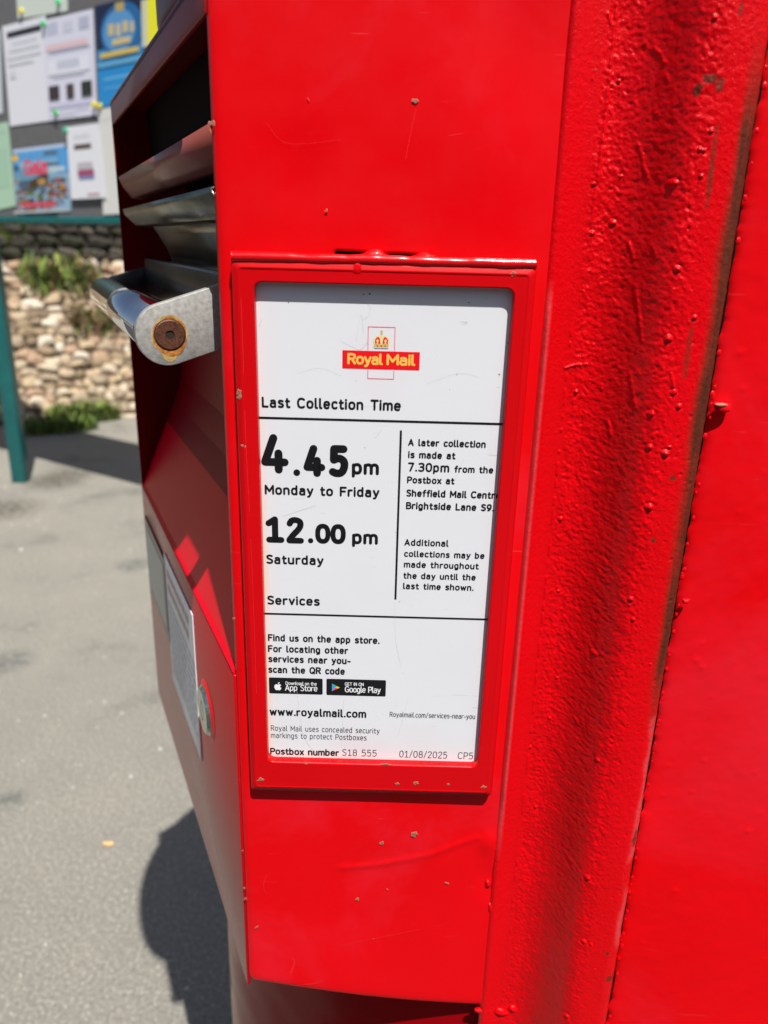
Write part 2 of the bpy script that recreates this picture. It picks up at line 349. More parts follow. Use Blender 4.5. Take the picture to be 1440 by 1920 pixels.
def stone_mat(name, cols):
    m, N, L, B = newmat(name); B.inputs['Roughness'].default_value = .85; B.inputs['Specular IOR Level'].default_value = .2
    oi = N.new('ShaderNodeObjectInfo'); r = N.new('ShaderNodeValToRGB'); r.color_ramp.interpolation = 'CONSTANT'
    e = r.color_ramp.elements; e[0].position = 0; e[0].color = (*cols[0], 1); e[1].position = 1/len(cols); e[1].color = (*cols[1], 1)
    for i, c in enumerate(cols[2:], 2): x = e.new(i/len(cols)); x.color = (*c, 1)
    L.new(oi.outputs['Random'], r.inputs[0])
    tc = N.new('ShaderNodeTexCoord'); n = N.new('ShaderNodeTexNoise'); n.inputs['Scale'].default_value = 2.2; n.inputs['Detail'].default_value = 6; L.new(tc.outputs['Object'], n.inputs['Vector'])
    k = N.new('ShaderNodeMapRange'); k.inputs[1].default_value = .3; k.inputs[2].default_value = .7; k.inputs[3].default_value = .6; k.inputs[4].default_value = 1.15; L.new(n.outputs[0], k.inputs[0])
    v = N.new('ShaderNodeVectorMath'); v.operation = 'SCALE'; L.new(r.outputs[0], v.inputs[0]); L.new(k.outputs[0], v.inputs['Scale']); L.new(v.outputs[0], B.inputs['Base Color'])
    return m
m_st = stone_mat('buff_stone', [(.32, .24, .15), (.48, .38, .26), (.38, .30, .21), (.60, .50, .37), (.24, .18, .12), (.52, .40, .26), (.66, .58, .47), (.44, .30, .20)])
m_sd = stone_mat('dark_stone', [(.055, .05, .04), (.085, .075, .06), (.12, .105, .085), (.065, .06, .05), (.045, .045, .03)])
sv = [stone_mesh(i, m_st) for i in range(10)]
dv = [stone_mesh(40+i, m_sd) for i in range(6)]
X2 = Vector(u); Zf = Vector(np.array([0, 0, 1])*RUN-perp*RISE).normalized(); Yf = Zf.cross(X2)
RB = Matrix((X2, Yf, Zf)).transposed()
cnt = 0
row = 0; k = 0.0
while k < 1.0:
    h = random.uniform(.058, .088); s = 1.28+random.uniform(0, .08)
    while s < 2.62 and cnt < 290:
        w = random.uniform(.065, .16)
        me = random.choice(sv); o = bpy.data.objects.new('stone', me); C.objects.link(o); o.parent = bank; o.matrix_parent_inverse = bank.matrix_world.inverted()
        p = bank_pt(s+w/2, k+h/2/1.3+.014*math.sin(s*5+k*9)+random.uniform(-.016, .016), random.uniform(-.02, .025)); R = RB.to_4x4() @ Matrix.Rotation(random.uniform(-.28, .28), 4, 'Z') @ Matrix.Rotation(random.uniform(-.2, .2), 4, 'X')
        o.matrix_world = Matrix.Translation(Vector(p)) @ R @ Matrix.Diagonal((w*.54, h*.56*random.uniform(.85, 1.15), random.uniform(.03, .05), 1))
        cnt += 1; s += w*random.uniform(.9, 1.02)
    k += h/1.44
# big pale block at the foot
o = bpy.data.objects.new('stone', stone_mesh(77, simple('pale_block', (.62, .56, .46), .85, 0, .2, .2, 6))); C.objects.link(o); o.parent = bank; o.matrix_parent_inverse = bank.matrix_world.inverted()
pp = onZ(238, 775); o.matrix_world = Matrix.Translation(Vector((pp[0], pp[1]-.03, .075))) @ RB.to_4x4() @ Matrix.Diagonal((.12, .085, .07, 1))
# the rest of the bank, hidden behind things or out of frame: one stuff part
import bmesh
bmx = bmesh.new()
for i in range(700):
    s = random.uniform(-4, 1.25) if i % 2 else random.uniform(2.65, 8); k = random.random(); me = random.choice(sv)
    w = random.uniform(.07, .14)
    Mx = Matrix.Translation(Vector(bank_pt(s, k))) @ RB.to_4x4() @ Matrix.Diagonal((w*.6, w*.35, .04, 1))
    n0 = len(bmx.verts); bmx.from_mesh(me); bmx.verts.ensure_lookup_table()
    for v in bmx.verts[n0:]: v.co = Mx @ v.co
me = bpy.data.meshes.new('stones_far'); bmx.to_mesh(me); bmx.free(); me.materials.append(m_st)
o = bpy.data.objects.new('outlying_stones', me); C.objects.link(o); o.parent = bank; o.matrix_parent_inverse = bank.matrix_world.inverted(); o['kind'] = 'stuff'
# dark wall
wl_ = thing('stone_wall', bank_pt(0, 1), 'dark stone wall along the top of the bank, just under the noticeboard', 'stone wall')
wb = MB(); q0 = bank_pt(-6, 1)+perp*.06; q1 = bank_pt(BL+7, 1)+perp*.06
q0[2] = q1[2] = .9
wb.hexa([q0, q1, q1+perp*.4, q0+perp*.4]+[p+np.array([0, 0, 1.4]) for p in (q0, q1, q1+perp*.4, q0+perp*.4)])
wb.build('wall_core', simple('wall_core', (.045, .042, .032), .9, 0, .2, .4, 9, 1, 20), wl_)
z = 1.14
while z < 2.2:
    h = random.uniform(.06, .10); s = .5
    while s < 2.7:
        w = random.uniform(.10, .24); o = bpy.data.objects.new('stone', random.choice(dv)); C.objects.link(o); o.parent = wl_; o.matrix_parent_inverse = wl_.matrix_world.inverted()
        p = bank_pt(s+w/2, 1)+perp*.05; p[2] = z+h/2
        Rw = Matrix((Vector(u), Vector(perp), Vector((0, 0, 1)))).transposed().to_4x4()
        o.matrix_world = Matrix.Translation(Vector(p)) @ Rw @ Matrix.Rotation(random.uniform(-.06, .06), 4, 'Y') @ Matrix.Diagonal((w*.55, random.uniform(.03, .055), h*.56, 1)); s += w
    z += h
# weeds and grass
def blade_clump(name, c, rad, n, hmin, hmax, cols, lean=.5, wid=.007, leafy=False, label='', cat='plant', seed=1):
    r = random.Random(seed); V = []; F = []; MI = []
    for i in range(n):
        a = r.uniform(0, 2*PI); q = rad*math.sqrt(r.random()); b = np.array(c)+u*math.cos(a)*q*1.6+np.array([0, math.sin(a)*q*.45, 0])
        b[2] = c[2]+abs(r.gauss(0, .15))*rad if not leafy else c[2]+r.random()*rad
        h = r.uniform(hmin, hmax); la = r.uniform(0, 2*PI); ln = r.uniform(.1, lean)*h; d = np.array([math.cos(la)*ln, math.sin(la)*ln, 0])
        wv = np.array([-math.sin(la), math.cos(la), 0])*wid*r.uniform(.6, 1.4)*(1.8 if leafy and i % 3 else 1)
        p1 = b+d*.3+np.array([0, 0, h*.55]); p2 = b+d+np.array([0, 0, h*r.uniform(.75, 1)])
        k0 = len(V); V += [b-wv*.6, b+wv*.6, p1+wv, p1-wv, p2]; F += [(k0, k0+1, k0+2, k0+3), (k0+3, k0+2, k0+4)]; m_ = r.randrange(len(cols)); MI += [m_, m_]
    o = mesh_obj(name, V, F, cols); o.data.polygons.foreach_set('material_index', MI); tag(o, label, cat); o['kind'] = 'stuff'; return o
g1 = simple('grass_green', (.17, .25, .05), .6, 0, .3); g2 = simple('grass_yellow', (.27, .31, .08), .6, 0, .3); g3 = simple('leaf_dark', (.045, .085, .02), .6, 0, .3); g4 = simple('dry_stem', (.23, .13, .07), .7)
def bank_hit(ux, uy):
    nn = np.array([0, 0, 1])*RUN-perp*RISE; nn /= np.linalg.norm(nn); return on_plane(ux, uy, b00, nn)
blade_clump('weed', bank_hit(125, 555)+[0, -.02, 0], .20, 330, .07, .22, [g1, g2, g3, g4], .8, .006, True, 'tall yellow green weed growing at the top of the stone bank', 'weed', 3)
blade_clump('weed', bank_hit(95, 530)+[0, -.02, 0], .14, 120, .06, .16, [g1, g2, g3], .8, .006, True, 'small green weed on the bank left of the tall weed', 'weed', 4)
blade_clump('weed', bank_hit(195, 630)+[0, -.02, 0], .16, 300, .05, .18, [g3, g2, g4, g4], .9, .005, True, 'thin brownish weed on the stone bank right of the tall weed', 'weed', 9)
blade_clump('grass', onZ(160, 790)+[0, -.03, 0], .17, 900, .04, .17, [g1, g2, g3], .9, .006, False, 'sunlit green grass growing at the foot of the stone bank', 'grass', 5)
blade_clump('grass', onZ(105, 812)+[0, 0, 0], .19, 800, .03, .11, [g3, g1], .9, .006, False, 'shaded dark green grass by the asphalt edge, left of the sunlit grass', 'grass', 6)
blade_clump('weed', bank_hit(5, 470), .14, 300, .05, .2, [g1, g2], .8, .006, True, 'green weed at the left edge of the photo under the noticeboard', 'weed', 8)

# ------------------------------------------------------------------ noticeboard
post0 = onZ(34, 915); BE = np.array([math.sin(math.radians(-57.8)), math.cos(math.radians(-57.8)), 0])   # along the board, left-away
BN = np.array([-BE[1], BE[0], 0]);
if BN[1] > 0: BN = -BN                                                       # towards the viewer
bp0 = np.array([post0[0], post0[1], 0])
def board_px(ux, uy, lift=0):
    P = on_plane(ux, uy, bp0+BN*lift, BN); d = P-bp0; return -(d@BE), P[2]      # s to the right, z
def bpt(s, z, lift=0): return bp0-BE*s+BN*lift+np.array([0, 0, z])
zb = board_px(110, 412)[1]
nb = thing('noticeboard', bp0, 'outdoor noticeboard with grey backing, teal frame and teal post', 'noticeboard')
b = MB(); b.prism([bpt(-1.0, zb), bpt(1.62, zb), bpt(1.62, zb+1.75), bpt(-1.0, zb+1.75)], -BN*.03); b.build('backing', M_backing, nb)
def bar(s0, z0, s1, z1, name='rail', f=.02, bk=.045):
    b = MB(); b.prism([bpt(s0, z0, f), bpt(s1, z0, f), bpt(s1, z1, f), bpt(s0, z1, f)], -BN*(f+bk)); return b.build(name, M_teal, nb, bevel=.004)
bar(-1.06, zb-.018, 1.68, zb+.012); bar(-1.06, zb+1.73, 1.68, zb+1.79); bar(-1.06, zb+.0125, -1.0, zb+1.7295, 'stile'); bar(1.62, zb+.0125, 1.68, zb+1.7295, 'stile')
for s in (-.005, 1.5):
    b = MB(); c = bpt(s-.10, 0, -.09); r = .040 
    b.prism([c+np.array([dx, dy, 0]) for dx, dy in ((-r, -r), (r, -r), (r, r), (-r, r))], (0, 0, zb+1.7)); b.build('post', M_teal, nb, bevel=.006)
_pm = {}
def cm(c, rough=.45):
    k = tuple(round(x, 3) for x in c)
    if k not in _pm: _pm[k] = simple('print_ink', k, rough)
    return _pm[k]
pin_g = (.05, .55, .15); pin_y = (.8, .7, .05)
def poster(corners, base, art, label, pins=(), lift=.002):
    """corners px TL TR BR BL; art: list of (x0,y0,x1,y1,colour) in 0..1 from the top left"""
    tl, tr_, br, bl = [np.array(board_px(*c)) for c in corners]
    def at(x, y): return (tl*(1-x)+tr_*x)*(1-y)+(bl*(1-x)+br*x)*y
    root = thing('poster', bpt(*at(.5, .5), lift), label, 'poster', 'notices pinned on the board')
    b = MB(); P = [bpt(*at(x, y), lift+.0012) for x, y in ((0, 1), (1, 1), (1, 0), (0, 0))]; b.prism(P, -BN*.0012); b.build('sheet', cm(base), root)
    for i, (x0, y0, x1, y1, c) in enumerate(art):
        l2 = lift+.0016+.0003*i
        if isinstance(y1, str):   # ellipse x0,y0 centre ; c=(rx,ry,col)
            rx, ry, cc = c; P = [bpt(*at(x0+rx*math.cos(t), y0+ry*math.sin(t)), l2) for t in np.linspace(0, 2*PI, 25)[:-1]][::-1]; mesh_obj('print', P, [tuple(range(24))], cm(cc), root)
        else:
            mesh_obj('print', [bpt(*at(x, y), l2) for x, y in ((x0, y1), (x1, y1), (x1, y0), (x0, y0))], [(0, 1, 2, 3)], cm(c), root)
    for (x, y, c) in pins:
        P = bpt(*at(x, y), lift+.002); b = MB(); b.tube(P, P+BN*.012, .011, 14); b.build('pin', cm(c), root)
    return root
Wt = (.74, .75, .82); gy = (.45, .46, .55); dk = (.03, .03, .04)
poster([(5, 50), (86, 29), (93, 227), (20, 237)], (.76, .77, .83), [(.1, .07, .9, .13, dk), (.2, .18, .8, .20, (.62, .63, .7)), (.12, .24, .85, .27, (.64, .65, .7)), (.06, .31, .88, .34, (.66, .67, .72)), (.08, .38, .7, .40, (.66, .67, .72)), (.1, .45, .25, .52, (.66, .67, .72))], 'white notice with a black heading bar, left of the notice with three dark pictures')
poster([(82, 39), (176, 17), (184, 216), (93, 227)], (.70, .70, .82),
       [(.06, .04, .30, .16, (.50, .52, .66)), (.4, .06, .6, .16, (.58, .60, .72)), (.72, .05, .92, .16, (.46, .48, .6)), (.03, .25, .88, .31, (.74, .55, .58)), (.1, .32, .92, .335, (.5, .5, .62)), (.06, .40, .9, .55, (.76, .77, .86)), (.25, .42, .7, .50, (.56, .58, .68)), (.15, .56, .8, .575, (.6, .6, .7)),
        (.05, .655, .27, .795, (.05, .035, .045)), (.42, .66, .57, .80, (.07, .05, .05)), (.72, .655, .93, .80, (.03, .035, .03)), (.04, .85, .9, .865, (.5, .49, .66)), (.04, .895, .85, .905, (.55, .54, .7)), (.04, .93, .6, .94, (.6, .6, .7))],
       'lilac white notice with an arched heading and three dark square pictures', [(.03, .04, pin_g), (.18, .93, pin_g), (.97, .9, pin_y)], .004)
poster([(31, -28), (127, -48), (128, 21), (34, 36)], (.62, .68, .62), [(.1, .3, .5, .36, (.4, .5, .45))], 'pale green notice at the very top edge of the photo', [(.1, .80, pin_y), (.84, .72, (.1, .65, .25))])
poster([(179, 12), (292, -16), (292, 188), (189, 205)], (.03, .25, .55),
       [(0, 0, 1, .42, (.012, .018, .06)), (.45, .28, .0, 'e', (.37, .26, (.02, .13, .33))), (.40, .28, 0, 'e', (.28, .20, (.10, .30, .58))), (.35, .02, .5, .10, (.45, .36, .12)),
        (.22, .20, .32, .31, (.6, .47, .2)), (.36, .21, .43, .33, (.62, .5, .25)), (.47, .20, .56, .31, (.58, .48, .25)), (.60, .22, .66, .32, (.6, .5, .25)), (.28, .35, .6, .41, (.6, .5, .25)), (.06, .46, .74, .51, (.62, .48, .12)),
        (.0, .55, 1, .60, (.12, .38, .62)), (0, .62, 1, .98, (.02, .26, .62)), (.1, .70, .6, .73, (.12, .4, .7)), (.1, .80, .5, .82, (.1, .38, .7))],
       'dark blue and bright blue event poster with gold lettering in a plastic sleeve', [(.02, .97, pin_y)])
poster([(268, 2), (330, -12), (330, 74), (270, 90)], (.62, .62, .45), [(.18, .0, .70, .96, (.85, .80, .02))], 'yellow notice in a cream border beside the hood of the postbox', lift=.008)
poster([(-14, 234), (16, 228), (31, 386), (-4, 394)], (.42, .62, .46), [(.1, .1, .8, .12, (.36, .55, .42)), (.1, .3, .8, .75, (.38, .58, .43))], 'plain mint green notice at the left edge of the photo')
def gala_art():
    r = random.Random(5); a = [(0, 0, 1, .07, (.50, .62, .80)), (0, .05, 1, .42, (.10, .36, .70)), (.1, .2, .8, .45, (.28, .50, .66))]
    for i in range(46):
        x = r.uniform(0, .92); y = r.uniform(.40, .93); a.append((x, y, x+r.uniform(.04, .14), min(.97, y+r.uniform(.03, .09)), r.choice([(.42, .16, .06), (.25, .12, .04), (.10, .16, .04), (.5, .28, .08), (.35, .07, .05), (.18, .09, .05), (.45, .22, .16)])))
    a += [(.30, .40, 0, 'e', (.22, .10, (.14, .32, .45))), (.09, .14, 0, 'e', (.06, .05, (.85, .5, .06))), (.62, .10, .86, .15, (.10, .12, .12)), (.7, .33, .98, .40, (.5, .6, .66)), (.15, .84, .8, .91, (.62, .08, .12)), (0, .965, 1, 1, (.5, .52, .54))]
    return a
gala = poster([(25, 281), (128, 268), (134, 396), (33, 401)], (.3, .45, .6), gala_art(), 'colourful gala poster with blue sky and orange crowd in a clear sleeve')
GALA = True
poster([(129, 239), (189, 231), (203, 371), (138, 374)], (.78, .79, .84), [(.2, .12, .7, .18, (.66, .67, .72)), (.2, .25, .72, .32, (.12, .09, .08)), (.26, .5, .72, .60, (.5, .48, .52)), (.26, .60, .74, .69, (.35, .08, .16)), (.28, .69, .74, .73, (.18, .25, .5)), (.5, .93, .85, .95, (.6, .3, .33))], 'white notice with two small pictures overlapping the colourful gala poster', [(.0, .04, (.1, .5, .35))], .012)
poster([(187, 206), (240, 196), (244, 400), (196, 403)], (.70, .70, .66), [(.1, .1, .5, .11, (.6, .6, .56))], 'plain off white notice half hidden by the side of the postbox', lift=.006)
poster([(-20, 62), (1, 57), (6, 212), (-8, 216)], (.6, .66, .72), [(.1, .2, .9, .22, (.5, .56, .62))], 'pale blue sheet cut off by the left edge, above the mint notice')

# leaf scrap on the asphalt
lp = onZ(203, 1585)
lb = MB(); pts = [(math.cos(t)*(.013+.002*math.sin(3*t)), math.sin(t)*(.006+.0015*math.cos(5*t))) for t in np.linspace(0, 2*PI, 15)[:-1]]
lb.prism([(lp[0]+x, lp[1]+y, .003+.002*math.sin(40*x+9)) for x, y in pts], (0, 0, .0025))
tag(lb.build('leaf_scrap', simple('dry_leaf', (.72, .45, .19), .7, 0, .3, .3, 200)), 'small tan scrap of dry leaf lying on the grey asphalt', 'leaf')

# ================================================================== POSTBOX
EC = np.array([.26, .66]); EA, EB = .418, .275
box = thing('postbox', (EC[0], EC[1], 0), 'large red oval cast iron postbox with parcel hopper and collection time notice', 'postbox')
def ring(a, b_, z, n=160): return [(EC[0]+a*math.cos(2*PI*k/n), EC[1]+b_*math.sin(2*PI*k/n), z) for k in range(n)]
def lathe(name, prof, mat, skip=None, n=160):
    V = []; F = []
    for (da, z) in prof: V += ring(EA+da, EB+da, z, n)
    for j in range(len(prof)-1):
        for k in range(n):
            f = (j*n+k, j*n+(k+1) % n, (j+1)*n+(k+1) % n, (j+1)*n+k)
            if skip and skip(np.mean([V[i] for i in f], axis=0)): continue
            F.append(f)
    F.append(tuple(range(n))[::-1]); F.append(tuple(range((len(prof)-1)*n, len(prof)*n)))
    return mesh_obj(name, V, F, mat, box, True)
zs = [.30, .305]+[.33+.03*i for i in range(38)]
zs = sorted(set([.30, .62, .80, .912, .93, 1.0, 1.1, 1.2, 1.3, 1.4, 1.495, 1.515]))
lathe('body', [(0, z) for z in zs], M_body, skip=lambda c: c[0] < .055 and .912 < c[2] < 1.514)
lathe('base', [(.035, 0.001), (.035, .20), (.028, .24), (.012, .27), (.008, .2995)], simple('black_base_paint', (.02, .02, .022), .3, 0, .5, .2, 20, .3, 200))
lathe('neck', [(.0, 1.5155), (.004, 1.522), (.012, 1.528), (.014, 1.54), (.014, 1.61)], M_shade)
V = []; F = []; cp = [(-.02, 1.6105), (-.006, 1.615), (.0, 1.622), (.0, 1.64), (-.010, 1.648), (-.05, 1.655), (-.12, 1.668), (-.17, 1.68), (-.22, 1.684)]
_L = [(.154+.385*math.cos(t), .601+.385*math.sin(t)) for t in np.linspace(math.radians(132), math.radians(221), 26)]
_R = [(2*EC[0]-x, y) for x, y in _L][::-1]
def _seg(a_, b_, n, bow): return [(a_[0]+(b_[0]-a_[0])*k/n, a_[1]+(b_[1]-a_[1])*k/n+bow*math.sin(PI*k/n)) for k in range(1, n)]
capo = _L+_seg(_L[-1], _R[0], 30, .012)+_R+_seg(_R[-1], _L[0], 30, .03); n_ = len(capo)
for _ in range(6): capo = [((capo[k-1][0]+2*capo[k][0]+capo[(k+1) % n_][0])/4, (capo[k-1][1]+2*capo[k][1]+capo[(k+1) % n_][1])/4) for k in range(n_)]
ccx, ccy = EC[0], .62
for d_, z_ in cp:
    for x, y in capo:
        l = math.hypot(x-ccx, y-ccy); V.append((ccx+(x-ccx)*(l+d_)/l, ccy+(y-ccy)*(l+d_)/l, z_))
for j in range(len(cp)-1):
    for k in range(n_): F.append((j*n_+k, j*n_+(k+1) % n_, (j+1)*n_+(k+1) % n_, (j+1)*n_+k))
F.append(tuple(range(n_))[::-1]); F.append(tuple(range((len(cp)-1)*n_, len(cp)*n_)))
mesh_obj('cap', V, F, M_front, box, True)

# ---- near cheek of the hopper: the sheet that carries the notice
XL = -.0865; XR = .0785
zbot = lambda X: .911+(X-XL)/(.089-XL)*(.892-.911)-.004*np.sin(np.clip((X-XL)/.17, 0, 1)*PI)
nx, nz = 122, 430
sx = np.linspace(0, 1, nx); sx = XL+(XR-XL)*sx; tz = np.linspace(0, 1, nz)
XX, TT = np.meshgrid(sx, tz); ZZ = zbot(XX)+(1.516-zbot(XX))*TT
YY = np.full_like(XX, .4)
YY += .0032*np.exp(-((XX-XL)/.0016))            # the sheet rolls back at its front edge
YY += .0020*np.exp(-((ZZ-zbot(XX))/.002))
YY += .0009*(fbm(XX*14+3, ZZ*9, 2, 5)-.5)
# the crease low on the sheet and the small dimple beside it
cr = [onY(*p) for p in ((640, 1627), (700, 1622), (760, 1612), (810, 1602), (850, 1586), (895, 1571))]
def poly_ridge(X, Z, pts, w, h, Y0=None):
    out = np.zeros_like(X)
    for a_, b_ in zip(pts[:-1], pts[1:]):
        ax, az, bx, bz = a_[0], a_[2], b_[0], b_[2]; L2 = (bx-ax)**2+(bz-az)**2+1e-12
        t = np.clip(((X-ax)*(bx-ax)+(Z-az)*(bz-az))/L2, 0, 1); d2 = (X-ax-t*(bx-ax))**2+(Z-az-t*(bz-az))**2
        out = np.maximum(out, h*np.exp(-d2/w**2))
    return out
YY -= poly_ridge(XX, ZZ, cr, .0022, .00045)
for p, w, h in (((915, 1580), .005, .0012), ((868, 250), .02, .0006), ((560, 330), .012, -.0005), ((700, 20), .03, .0008), ((1000, 90), .02, -.0012), ((918, 1650), .009, -.0010)):
    c = onY(*p); YY -= h*np.exp(-(((XX-c[0])/w)**2+((ZZ-c[2])/(w*1.7))**2))
sl0 = onY(626, 478); sl1 = onY(806, 486)
fx = (XX[:-1, :-1]+XX[1:, 1:])/2; fz = (ZZ[:-1, :-1]+ZZ[1:, 1:])/2
keep = ~((fx > sl0[0]) & (fx < sl1[0]) & (fz > 1.3935) & (fz < 1.3965))
cheek = grid_obj('side_panel', np.stack([XX, YY, ZZ], -1), M_plate, box, keep)
md = cheek.modifiers.new('thick', 'SOLIDIFY'); md.thickness = .0028; md.offset = -1
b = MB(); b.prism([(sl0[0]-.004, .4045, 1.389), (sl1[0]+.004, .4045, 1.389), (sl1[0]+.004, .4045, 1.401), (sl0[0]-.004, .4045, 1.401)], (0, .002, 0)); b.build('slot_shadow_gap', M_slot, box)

# ---- rough cast iron surround between the sheet and the door
P_ = [(.0772, .4012), (.0780, .3992), (.0800, .3984), (.0825, .3990), (.086, .4003), (.090, .4013), (.095, .4014), (.103, .4006), (.108, .3986), (.1125, .3955), (.1165, .3912), (.120, .3862), (.1235, .3806), (.127, .3756), (.131, .3725), (.137, .3707), (.143, .3701), (.150, .3698), (.1540, .3707), (.1562, .3725), (.1572, .3750)]
xs = np.linspace(.0772, .1572, 190); px_, py_ = zip(*P_)
yp = np.interp(xs, px_, py_)
for _ in range(6): yp[1:-1] = (yp[:-2]+2*yp[1:-1]+yp[2:])/4
z1_, z0_ = 1.518, .60
zz = np.concatenate([np.linspace(z0_, .855, 60), np.linspace(.8556, z1_, 1180)])
XX, ZZ = np.meshgrid(xs, zz); YY = np.repeat(yp[None], len(zz), 0)
rough = sst(.0925, .097, XX+.0016*(fbm(ZZ*40, XX*0, 2, 3)-.5))*(1-.72*sst(.134, .142, XX))
rough *= .85+.15*sst(.92, 1.0, ZZ)
slx = XX*.8+ZZ*.6; slz = ZZ*.8-XX*.6
fine = fbm(slx*850, slz*620, 2, 1)-.5; mid = fbm(slx*420, slz*330, 2, 9)-.5; big_ = fbm(XX*60, ZZ*30, 2, 21)-.5
YY -= rough*(.00075*fine+.00045*mid+.0014*big_)
YY -= .0006*(fbm(XX*30, ZZ*8, 2, 33)-.5)
# soft fold and flow marks in the smooth strip left of the casting texture
YY -= .0007*(fbm(XX*25, ZZ*3, 2, 60)-.5)
# ridge strength changes with height (the sheet lip stands proud beside the notice)
lip = np.exp(-((XX-.0800)/.0016)**2)*sst(1.385, 1.36, ZZ)*sst(1.05, 1.085, ZZ); YY -= .0016*lip
# ragged paint lip and dotted brush edge
e1 = np.exp(-((XX-(.0985-.003*sst(1.46, 1.36, ZZ)))/.0006)**2)*sst(1.40, 1.43, ZZ); YY -= .0008*e1*(.4+fbm(ZZ*160, ZZ*0, 2, 4))
e2 = np.exp(-((XX-(.0932+.0012*(fbm(ZZ*18, XX*0, 2, 8)-.5)))/.00055)**2)*np.clip((vnoise(ZZ*420, XX*0, 5)-.45)*3, 0, 1)*sst(1.39, 1.36, ZZ); YY -= .0006*e2
def onc(px, Y=.386):
    p = onY(*px, Y)
    for _ in range(3): p = onY(*px, float(np.interp(p[0], xs, yp)))
    return p
r_ = random.Random(3)
warts = [((1160, 152), .9), ((1262, 343), 1.5), ((1230, 213), .8), ((1235, 218), .6), ((1148, 418), 1.3), ((1113, 345), .9), ((1110, 437), 1.0), ((1163, 330), .7), ((1333, 245), .9), ((1270, 505), 1.2), ((1302, 595), 1.0), ((1253, 635), 1.3), ((1263, 735), 1.2), ((1273, 762), 1.1), ((1220, 775), 1.2), ((1218, 838), 1.2), ((1248, 850), 1.5), ((1256, 838), .8), ((1217, 950), 1.5), ((1050, 972), 1.1), ((1080, 735), .9), ((1047, 1108), .9), ((1182, 1122), 1.2), ((1187, 1160), 1.0), ((1113, 1223), 1.4), ((1045, 1270), .8), ((1220, 1245), .8), ((1135, 1315), .5), ((1030, 1345), .9), ((1120, 1425), 1.0), ((1005, 1512), 1.0), ((1102, 1645), 1.3), ((1158, 1580), .7), ((1095, 1765), 1.3), ((1108, 1770), 1.0), ((1115, 1818), .8), ((1063, 1905), 1.4), ((995, 1400), .9), ((1312, 280), .9), ((1320, 282), .8), ((1315, 330), .8), ((1075, 488), .5), ((1340, 33), 1.0), ((1130, 14), 1.2)]
warts += [((r_.uniform(1040, 1330), r_.uniform(20, 1880)), r_.uniform(.25, .55)) for _ in range(130)]
for p, s in warts:
    c = onc(p); ii = (np.abs(xs-c[0]) < .006); jj = (np.abs(zz-c[2]) < .006)
    if not ii.any() or not jj.any() or c[0] < .094: continue
    sub = np.ix_(jj, ii); dx = (XX[sub]-c[0])/(.0011*s); dz = (ZZ[sub]-c[2])/(.0010*s); rr = np.sqrt(dx**2+dz**2)*(1+.3*(vnoise(XX[sub]*900, ZZ[sub]*900, int(p[0]))-.5))
    YY[sub] -= .0009*s*np.exp(-rr**3)-.0003*s*np.exp(-((rr-1.5)/.4)**2)
for _ in range(260):
    px_c = (r_.uniform(1040, 1300), r_.uniform(20, 1880)); c = onc(px_c)
    if c[0] < .097: continue
    ii = (np.abs(xs-c[0]) < .003); jj = (np.abs(zz-c[2]) < .003); sub = np.ix_(jj, ii); YY[sub] += .0005*np.exp(-(((XX[sub]-c[0])**2+(ZZ[sub]-c[2])**2)/(.0006*r_.uniform(.7, 1.4))**2))
for seg in ([(1225, 90), (1235, 100), (1245, 118)], [(1195, 268), (1203, 290), (1206, 310), (1215, 335)], [(1178, 455), (1183, 470), (1187, 485)], [(1222, 460), (1228, 472), (1232, 485)], [(1190, 535), (1198, 590), (1205, 640)], [(1180, 700), (1186, 730), (1192, 765)], [(1258, 700), (1262, 725)], [(1140, 25), (1146, 45)], [(1060, 690), (1080, 684), (1100, 683)], [(1140, 790), (1144, 815)], [(1248, 140), (1252, 155)], [(1075, 1340), (1085, 1360)]):
    q = [onc(p) for p in seg]; ii = (xs > min(k[0] for k in q)-.004) & (xs < max(k[0] for k in q)+.004); jj = (zz > min(k[2] for k in q)-.004) & (zz < max(k[2] for k in q)+.004)
    sub = np.ix_(jj, ii); YY[sub] -= poly_ridge(XX[sub], ZZ[sub], q, .00055, .0007)
# masks for worn paint and the lip's painted highlight
streak = fbm(XX*900, ZZ*40, 3, 14)
edge = sst(.1462, .1530, XX+.004*(fbm(ZZ*25, XX*100, 3, 15)-.5)+.002*(streak-.5))
envl = sst(1.50, 1.44, ZZ)*sst(1.13, 1.20, ZZ)
wear = edge*envl*(.65+.35*streak)*1.25
wear = np.maximum(wear, .9*sst(.1553, .1566, XX)*sst(.5, .62, fbm(ZZ*60, XX*200, 3, 70))*sst(1.2, 1.1, ZZ))
def blotch(px, wx, wz, k=1, seed=0):
    c = onc(px); d = np.sqrt(((XX-c[0])/wx)**2+((ZZ-c[2])/wz)**2); return k*sst(1.0, .75, d*(.55+.9*fbm(XX*500, ZZ*500, 3, seed)))
for i, (p, wx, wz, k) in enumerate((((1330, 148), .0032, .0022, .9), ((1308, 168), .0016, .0028, .9), ((1350, 160), .0018, .003, .8), ((1335, 300), .0011, .016, .6), ((1331, 350), .0010, .010, .7), ((1262, 897), .0022, .0014, .9), ((1225, 1012), .0013, .0013, .9), ((1290, 660), .0015, .016, .5), ((1139, 1788), .0016, .0016, .9), ((1142, 1835), .0026, .003, .8), ((1165, 1735), .0012, .003, .8), ((1190, 1570), .0016, .008, .8), ((1060, 1308), .0008, .0008, .7), ((1388, 20), .0010, .003, .7))):
    wear = np.maximum(wear, blotch(p, wx, wz, k, 90+i))
